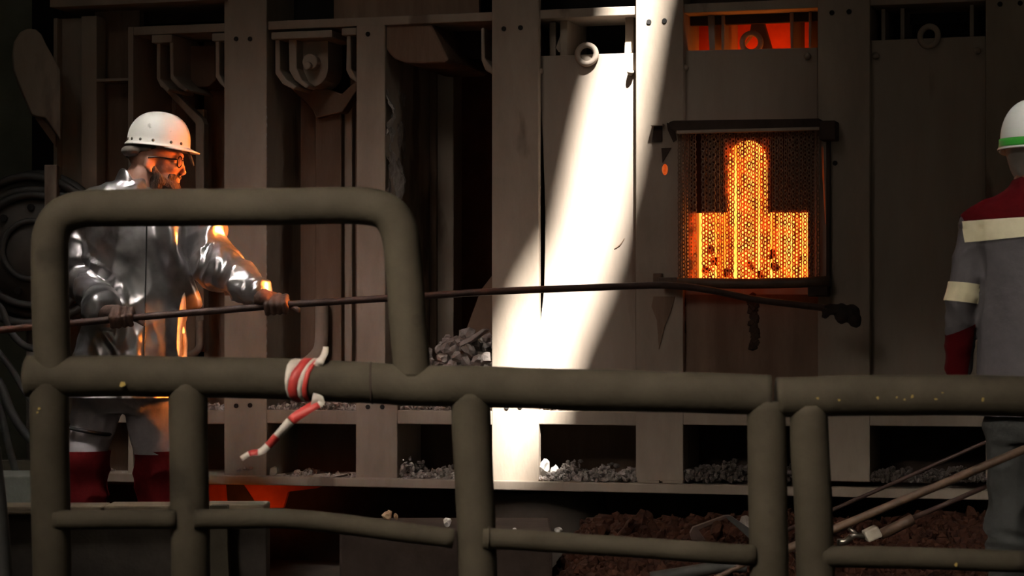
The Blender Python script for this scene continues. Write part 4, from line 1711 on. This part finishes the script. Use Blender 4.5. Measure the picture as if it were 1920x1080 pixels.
# barrier tape on the handrail
TP = thing('barrier_tape', 'red and white striped barrier tape knotted round the railing tube', 'tape', rp(565, 715, -.05))


def strip(parent, name, pts, widths, mks, cuts, wrap=None):
    """a ribbon along pts cut in red and white lengths"""
    path = smooth_path(pts, 6)
    n = len(path)
    k0 = 0
    for ci, c in enumerate(list(cuts) + [1.0]):
        k1 = int(round(c * (n - 1)))
        bm = NB()
        prev = None
        for i in range(k0, k1 + 1):
            t = i / (n - 1)
            w = widths[0] + (widths[1] - widths[0]) * t
            tan = (path[min(i + 1, n - 1)] - path[max(i - 1, 0)]).normalized()
            side = tan.cross(Vector((0, -1, 0.15))).normalized()
            tw = 0.5 * math.sin(t * 9)
            side = (side + Vector((0, tw, 0))).normalized()
            a, b2 = bm.verts.new(path[i] + side * w / 2), bm.verts.new(path[i] - side * w / 2)
            if prev:
                bm.faces.new((prev[0], a, b2, prev[1]))
            prev = (a, b2)
        o = obj(name, bm, M[mks[ci % len(mks)]], parent, True)
        s = o.modifiers.new('s', 'SOLIDIFY')
        s.thickness = 0.001
        k0 = k1


# wrapped band (half cylinder, split into slanting coloured fields)
def band(name, mk, pts):
    """pts: list of (x_left, x_right) per angle step over the tube front"""
    bm = NB()
    prev = None
    n = len(pts)
    for i, (xl, xr) in enumerate(pts):
        a = math.radians(-110 + 220 * i / (n - 1))
        yc = 713
        r = 0.0515
        row = []
        for x in (xl, (xl + xr) / 2, xr):
            p = rp(x, yc)
            row.append(bm.verts.new(Vector((p.x, YR - r * math.cos(a), p.z - r * math.sin(a)))))
        if prev:
            for k in range(2):
                bm.faces.new((prev[k], prev[k + 1], row[k + 1], row[k]))
        prev = row
    o = obj(name, bm, M[mk], TP, True)
    s = o.modifiers.new('s', 'SOLIDIFY')
    s.thickness = 0.0015


xl = [560, 553, 546, 541, 539, 538, 539, 542, 548, 556, 566]
xa = [572, 570, 566, 560, 550, 545, 543, 545, 551, 560, 570]
xb = [590, 588, 584, 577, 569, 563, 561, 562, 566, 574, 584]
xc = [598, 596, 592, 583, 576, 572, 569, 570, 573, 580, 590]
band('white_field', 'tape_white', list(zip(xl, xa)))
band('red_field', 'tape_red', list(zip(xa, xb)))
band('white_field', 'tape_white', list(zip(xb, xc)))
band('red_field', 'tape_red', list(zip(xc, [x + 9 for x in xc])))
strip(TP, 'loose_end', [rp(585, 748, -.055), rp(600, 753, -.05), rp(580, 765, -.06), rp(550, 785, -.06), rp(525, 812, -.06), rp(508, 830, -.055), rp(490, 846, -.05), rp(470, 849, -.05), rp(452, 860, -.05)], (.030, .012), ['tape_white', 'tape_red'], (.16, .40, .55, .66, .8, .9))
strip(TP, 'upper_end', [rp(592, 690, -.03), rp(600, 678, -.04), rp(609, 662, -.02), rp(611, 650, .0)], (.022, .014), ['tape_white'], ())

# ================================================================== LEFT BACKGROUND
PD = at(60, 150, 10.2)
bm = NB()
YP = 10.25
out = [(16, 130), (14, 100), (18, 76), (28, 60), (42, 53), (58, 55), (68, 64), (76, 82), (104, 132), (104, 262), (74, 220), (60, 218), (50, 214), (40, 190), (26, 158)]
prism(bm, [[at(x + 10, y, YP) for x, y in out]], Vector((-0.02, 0.07, 0)))
tag(obj('lever_plate', bm, M['steel'], None, bevel=.006), 'rounded steel lever plate sticking out left of the furnace', 'plate')
bm = NB()
prism(bm, [[at(x, y, 10.3) for x, y in ((72, 214), (104, 250), (104, 275), (66, 222))]], Vector((0, .04, 0)))
tag(obj('stay_rod', bm, M['rust'], None), 'thin slanting stay under the rounded lever plate', 'stay')
bm = NB()
prism(bm, [[at(x, y, 10.2) for x, y in ((83, 309), (106, 309), (106, 920), (84, 920))]], Vector((0, .1, 0)))
tag(obj('side_pillar', bm, M['steel'], None, bevel=.004), 'short narrow steel pillar beside the hose reel', 'pillar')

HR = thing('hose_reel', 'dark hose reel with coiled rubber hoses behind the railing hoop', 'hose reel', at(60, 1010, 10.3))
hc = at(66, 470, 10.3)
bm = NB()
tube(bm, [hc + Vector((0, -.06, 0)), hc + Vector((0, .10, 0))], 0.24, 40)
obj('drum', bm, M['reel'], HR, True)
bm = NB()
torus(bm, hc + Vector((0, -.07, 0)), 0.245, 0.018, (0, 1, 0), 44, 8)
torus(bm, hc + Vector((0, -.07, 0)), 0.13, 0.014, (0, 1, 0), 32, 8)
obj('rim', bm, M['rubber'], HR, True)
b0 = NB()
disc(b0, (0, 0, 0), 0.016, (0, -1, 0), 0.015, 10)
me = bpy.data.meshes.new('bolt')
b0.to_mesh(me)
b0.free()
me.materials.append(M['black'])
for i in range(9):
    a = 2 * math.pi * i / 9 + .2
    inst('bolt', me, hc + Vector((math.cos(a) * .19, -.06, math.sin(a) * .19)), HR)
for k, (R, dy, r) in enumerate(((.275, -.03, .020), (.30, .02, .020), (.325, -.02, .019), (.335, .06, .021), (.29, .09, .02))):
    bm = NB()
    path = []
    for i in range(49):
        a = 2 * math.pi * i / 48
        w = 1 + .025 * math.sin(3 * a + k)
        path.append(hc + Vector((math.cos(a) * R * w * 1.02, dy + .02 * math.sin(2 * a + k), math.sin(a) * R * w)))
    tube(bm, path, r, 12)
    obj('hose_coil', bm, M['rubber'], HR, True)
bm = NB()
tube(bm, [hc + Vector((0, .05, -.24)), Vector((hc.x, hc.y + .05, 0))], 0.05, 16)
obj('pedestal', bm, M['reel'], HR, True)
CAB = (([(-40, 560), (0, 575), (20, 622), (50, 650), (90, 655)], .015, 'black hose sagging behind the left railing post just under the poker'),
       ([(-30, 690), (0, 720), (20, 770), (45, 810), (80, 850), (90, 900)], .02, 'thick black hose curving down below the handrail end'),
       ([(-20, 740), (0, 765), (8, 800), (20, 850), (35, 905)], .016, 'thin black hose hanging lowest at the left picture edge'),
       ([(-20, 640), (20, 690), (50, 740), (90, 790), (130, 800)], .014, 'thin black cable between the poker and the handrail end'))
for pts, r, lab in CAB:
    bm = NB()
    tube(bm, smooth_path([at(x, y, 9.9) for x, y in pts], 6), r, 12)
    tag(obj('hose', bm, M['rubber'], None, True), lab, 'hose', 'black hoses at the left')

# low kick wall in front of the worker and slab beside it
KW = thing('kick_wall', 'low grey wall topped by a weathered plank in front of the worker', 'low wall', (at(250, 960, 8.55).x, 8.55, 0))
bm = NB()
xl_, xr_ = at(-60, 950, 8.5).x, at(500, 950, 8.5).x
z1 = at(0, 942, 8.5).z
wbox(bm, xl_, xr_, 8.5, 8.62, 0.0, z1 - .04)
obj('wall_body', bm, M['floor'], KW, bevel=.005)
xs = [xl_, at(196, 950, 8.5).x, at(322, 950, 8.5).x, xr_]
for i in range(3):
    bm = NB()
    wbox(bm, xs[i] + .004, xs[i + 1] - .004, 8.46, 8.66, z1 - .042 + i * .003, z1 - .012 + i * .003)
    obj('plank', bm, M['wood'], KW, bevel=.006)
bm = NB()
prism(bm, [[at(x, y, 8.40) for x, y in ((393, 948), (426, 948), (427, 1010), (431, 1120), (396, 1120))]], Vector((0, .06, 0)))
obj('support_post', bm, M['pipe'], KW, bevel=.004)
bm = NB()
prism(bm, [[at(x, y, 9.5) for x, y in ((-60, 893), (110, 893), (110, 960), (-60, 960))]], Vector((0, .5, 0)))
tag(obj('concrete_slab', bm, M['concrete'], None, bevel=.01), 'greenish dusty concrete slab at the far left behind the railing', 'slab')
bm = NB()
prism(bm, [[at(x, y, 9.9) for x, y in ((-60, 864), (110, 862), (110, 893), (-60, 893))]], Vector((0, .12, 0)))
tag(obj('steel_beam', bm, M['pipe'], None, bevel=.006), 'short grey steel beam lying on the concrete slab', 'beam')

# ================================================================== RIGHT: leaning bars and tools
for name, pts, Y, r, mk, lab in (
        ('lance', [(1425, 1051), (1548, 999), (1650, 956), (1760, 910), (1860, 868), (1960, 826)], 6.9, .0128, 'bar_tan', 'thick brown lance leaning across the leg of the jacketed person'),
        ('lance', [(1420, 1018), (1545, 963), (1650, 917), (1760, 868), (1880, 815)], 8.8, .0075, 'bar', 'thin dark lance behind the leg, uppermost of the three slanting bars')):
    bm = NB()
    tube(bm, smooth_path([at(x, y, Y) for x, y in pts], 4), r, 14)
    tag(obj(name, bm, M[mk], None, True), lab, 'lance')
TL = thing('clamp_tool', 'long tool with pale rag-wrapped clamp, lowest of the slanting bars', 'tool', at(1600, 1016, 7.9))
bm = NB()
tube(bm, [at(1650, 1003, 7.9), at(1700, 979, 7.9), at(1712, 973, 7.9)], .019, 14)
obj('handle', bm, M['bar_tan'], TL, True)
bm = NB()
tube(bm, [at(1710, 972, 7.9), at(1790, 938, 7.9), at(1890, 894, 7.9)], .009, 12)
obj('rod', bm, M['bar'], TL, True)
bm = NB()
prism(bm, [[at(x, y, 7.86) for x, y in ((1620, 998), (1646, 986), (1656, 1006), (1629, 1018))]], Vector((0, .07, 0)))
obj('rag_clamp', bm, M['cloth_wrap'], TL, bevel=.006)
bm = NB()
tube(bm, [at(1590, 1010, 7.9), at(1604, 1003, 7.9), at(1622, 1006, 7.9)], .010, 10)
tube(bm, [at(1570, 1017, 7.9), at(1584, 1016, 7.9), at(1596, 1006, 7.9)], .012, 10)
tube(bm, [at(1592, 990, 7.9), at(1610, 1006, 7.9)], .008, 8)
obj('jaw', bm, M['rivet'], TL, True)
for name, pts, Y, r, mk, lab in (
        ('iron_rod', [(1335, 1087), (1370, 1070), (1402, 1055)], 7.2, .008, 'bar_tan', 'short brown iron rod poking up beside the railing post at bottom'),
        ('air_hose', [(1220, 1084), (1270, 1076), (1320, 1068), (1360, 1062), (1400, 1062)], 8.1, .022, 'rubber', 'dark air hose lying on the rubble below the lower rail')):
    bm = NB()
    tube(bm, smooth_path([at(x, y, Y) for x, y in pts], 6), r, 14)
    tag(obj(name, bm, M[mk], None, True), lab, 'hose' if 'hose' in name else 'rod')
PL = thing('fallen_frame', 'fallen triangular steel frame propped on the rusty rubble', 'frame', at(1350, 1004, 8.7))
bm = NB()
prism(bm, [[at(x, y, 8.7) for x, y in ((1300, 989), (1358, 968), (1366, 970), (1310, 994), (1324, 1014), (1298, 1014), (1294, 1000))]], Vector((0, .05, 0)))
obj('left_bar', bm, M['bar'], PL, bevel=.003)
bm = NB()
prism(bm, [[at(x, y, 8.7) for x, y in ((1358, 968), (1370, 967), (1410, 994), (1436, 1012), (1412, 1016), (1390, 996))]], Vector((0, .06, 0)))
obj('right_bar', bm, M['rubber'], PL, bevel=.003)

# ================================================================== RUBBLE
# heap in the dark throat bay
def throat(rnd):
    a = rnd.random()
    x = 800 + 135 * a
    top = 655 - 30 * math.sin(min(1, a * 1.1) * math.pi * .8)
    y = top + (770 - top) * rnd.random() ** .8
    v = 0.12 + (y - top) / 150 * -0.05 + 0.25 * rnd.random()
    return fp(x, y, v), 1


heap('slag_heap', M['rock'], throat, 260, .015, .04, None, 'grey slag crumbs heaped in the dark bay between two columns', 'slag')
for x, y, r, where in ((842, 650, .05, 'largest at the upper left'), (858, 668, .04, 'in the middle of the front'), (878, 655, .045, 'big one below the lying shard'), (830, 672, .04, 'at the left edge against the post'), (862, 642, .03, 'just left of the shard end'), (895, 678, .05, 'largest in the bottom row'),
                       (848, 684, .035, 'bottom row left'), (875, 680, .035, 'bottom row middle'), (912, 672, .04, 'rightmost beside the sunlit column'), (824, 655, .03, 'small one at the far left'), (866, 628, .025, 'small one on the very top')):
    stone('slag_lump', fp(x, y, .02), r, 'rock', 'grey slag lump on the dark bay heap, ' + where, 'slag lumps on the heap in the dark bay')
SPL = [([(858, 642), (880, 632), (905, 616), (912, 618), (884, 640), (862, 650)], 'thin slag shard lying across the top of the heap')]
for pts, lab in SPL:
    bm = NB()
    fprism(bm, pts, .0, .06)
    tag(obj('slag_shard', bm, M['rock'], None, bevel=.004), lab, 'shard')


# dust and crumbs on the upper ledges and the sill
def ledge_pts(x0, x1, yb, hmax, v0, v1, seed):
    def f(rnd):
        x = rnd.uniform(x0, x1)
        h = hmax * max(0.08, 0.5 + noise.noise(Vector((x * .03, seed, 0))))
        v = rnd.uniform(v0, v1)
        t = (rnd.random() ** 1.6)
        u, w = fpx(x, yb, v0)
        return fw(u, v, w + t * h), 1
    return f


for i, (x0, x1, h, mk, lab) in enumerate(((385, 420, .03, 'dust', 'pinkish dust on the ledge left of the first column'), (500, 668, .07, 'dust', 'pinkish dust and crumbs on the ledge under the hinge bay'), (745, 922, .10, 'dust', 'pinkish dust crumbs on the ledge under the dark bay'),
                                         (1012, 1192, .07, 'dust', 'crusty crumbs along the ledge under the sunlit door'), (1281, 1533, .07, 'dust', 'crumbs along the ledge under the fire door'), (1631, 1848, .05, 'dust', 'shaded crumbs along the ledge under the right door'))):
    heap('ledge_dust', M[mk if i < 4 else 'dust_shaded'], ledge_pts(x0, x1, 769, h, 0.0, .2, i), int((x1 - x0) * 3.5) + 40, .004, .012, None, lab, 'dust')
for i, (x0, x1, h, lab) in enumerate(((395, 420, .04, 'dust heap on the sill left of the first column'), (500, 668, .035, 'thin dust on the sill in the second lower opening'), (745, 922, .09, 'dust heap on the sill in the lower opening left of the sunlit column'), (1008, 1192, .08, 'dust heap on the sill in the lower opening right of the sunlit column'), (1281, 1533, .09, 'shaded dust heap on the sill below the fire door'), (1631, 1848, .05, 'shaded dust on the sill below the right door'), (185, 300, .05, 'dust on the sill seen between the legs of the worker'))):
    heap('sill_dust', M['rock' if i in (2, 3) else 'dust_shaded' if i in (4, 5) else 'dust'], ledge_pts(x0, x1, 901, h, -.03, .25, 10 + i), int((x1 - x0) * 4.5) + 60, .004, .014, None, lab, 'dust')
for x, y, r, mk, lab in ((1020, 876, .05, 'rock_pale', 'pale stone glaring in the sun at the foot of the column'), (1040, 885, .035, 'rock_pale', 'small pale stone beside the sun-bleached stone on the sill'), (758, 880, .045, 'rock', 'grey stone leaning in the left corner of the lower opening'), (790, 893, .03, 'rock', 'smaller grey stone on the sill right of the leaning grey stone'), (512, 884, .035, 'rock', 'grey stone on the sill right of the first column'),
                        (1292, 888, .03, 'rock', 'dark grey stone on the sill below the fire door')):
    stone('sill_stone', fp(x, y, .03), r, mk, lab)
bm = NB()
fprism(bm, [(622, 895), (650, 889), (652, 892), (626, 898)], -.04, .02)
tag(obj('flat_scrap', bm, M['soot'], None), 'dark flat scrap lying on the sill dust', 'scrap')
# crumbs stuck on the first column foot
for x, y, wh in ((449, 881, 'left'), (459, 879, 'middle'), (469, 878, 'right')):
    stone('column_crumb', fp(x, y, -.03), .014, 'dust', wh + ' one of three small dust crumbs on the first column foot', 'crumbs on the first column')

# rusty rubble bank on the floor at the right
def bank_z(x, Y):
    i = (x - 1010) / 900 * 40
    jj = (Y - 7.4) / 1.95 * 14
    return -.02 + (0.12 + 0.20 * max(0, Y - 7.7) / 1.65) * min(1, max(0, i / 4), max(0, (40 - i) / 3 + .3)) * min(1, max(0, jj / 3)) + .05 * noise.noise(Vector((x * .01, Y * 2, 0)))


def bank(rnd):
    x = rnd.uniform(1030, 1900)
    Y = rnd.uniform(7.5, 9.3)
    return Vector(((x - 960) / F * Y, Y, bank_z(x, Y) + rnd.uniform(-.012, .008))), 1


heap('rusty_rubble', M['rust_rubble'], bank, 5200, .008, .032, None, 'bank of rusty red rubble on the floor under the furnace', 'rubble')
bm = NB()
n = 60
g = [[None] * (n + 1) for _ in range(21)]
for j in range(21):
    for i in range(n + 1):
        x = 1010 + 900 * i / n
        Y = 7.4 + 1.95 * j / 20
        g[j][i] = bm.verts.new(((x - 960) / F * Y, Y, bank_z(x, Y)))
for j in range(20):
    for i in range(n):
        bm.faces.new((g[j][i], g[j][i + 1], g[j + 1][i + 1], g[j + 1][i]))
tag(obj('rubble_bank', bm, M['rust_rubble'], None, True), 'packed rusty dirt under the loose rubble', 'rubble', kind='stuff')
for x, y, Y, r, mk, lab in ((1047, 994, 8.9, .021, 'rock_pale', 'small bright white stone under the sunlit column'), (965, 993, 8.9, .011, 'rock_pale', 'tiny bright white pebble left of the bright white stone'),
                           (728, 966, 9.0, .026, 'rock_tan', 'tan broken brick piece showing above the bent lower rail'), (742, 968, 9.0, .014, 'rock_tan', 'smaller tan brick chip beside the broken brick piece'),
                           (838, 980, 9.0, .028, 'rock_pale', 'pale angular stone just left of the middle railing post'),
                           (1345, 996, 8.6, .05, 'rust_rubble', 'large rusty lump under the fallen frame'), (1405, 985, 8.9, .05, 'rock', 'grey lump beside the tilted frame and railing post'), (1180, 990, 9.0, .06, 'rust_rubble', 'rusty lump on the bank left of the fallen frame'), (1130, 1000, 8.9, .05, 'rust_rubble', 'rusty lump at the left end of the rubble bank')):
    stone('loose_stone', at(x, y, Y), r, mk, lab)
for x, Y, h in ((1047, 8.9, 996), (965, 8.9, 996), (728, 9.0, 972), (838, 9.0, 984)):
    pass
bm = NB()
wbox(bm, at(640, 0, 8.9).x, at(1035, 0, 8.9).x, 8.8, 9.45, 0, .285)
tag(obj('furnace_footing', bm, M['soot'], None, bevel=.01), 'low dark footing in front of the furnace below the sill', 'footing')
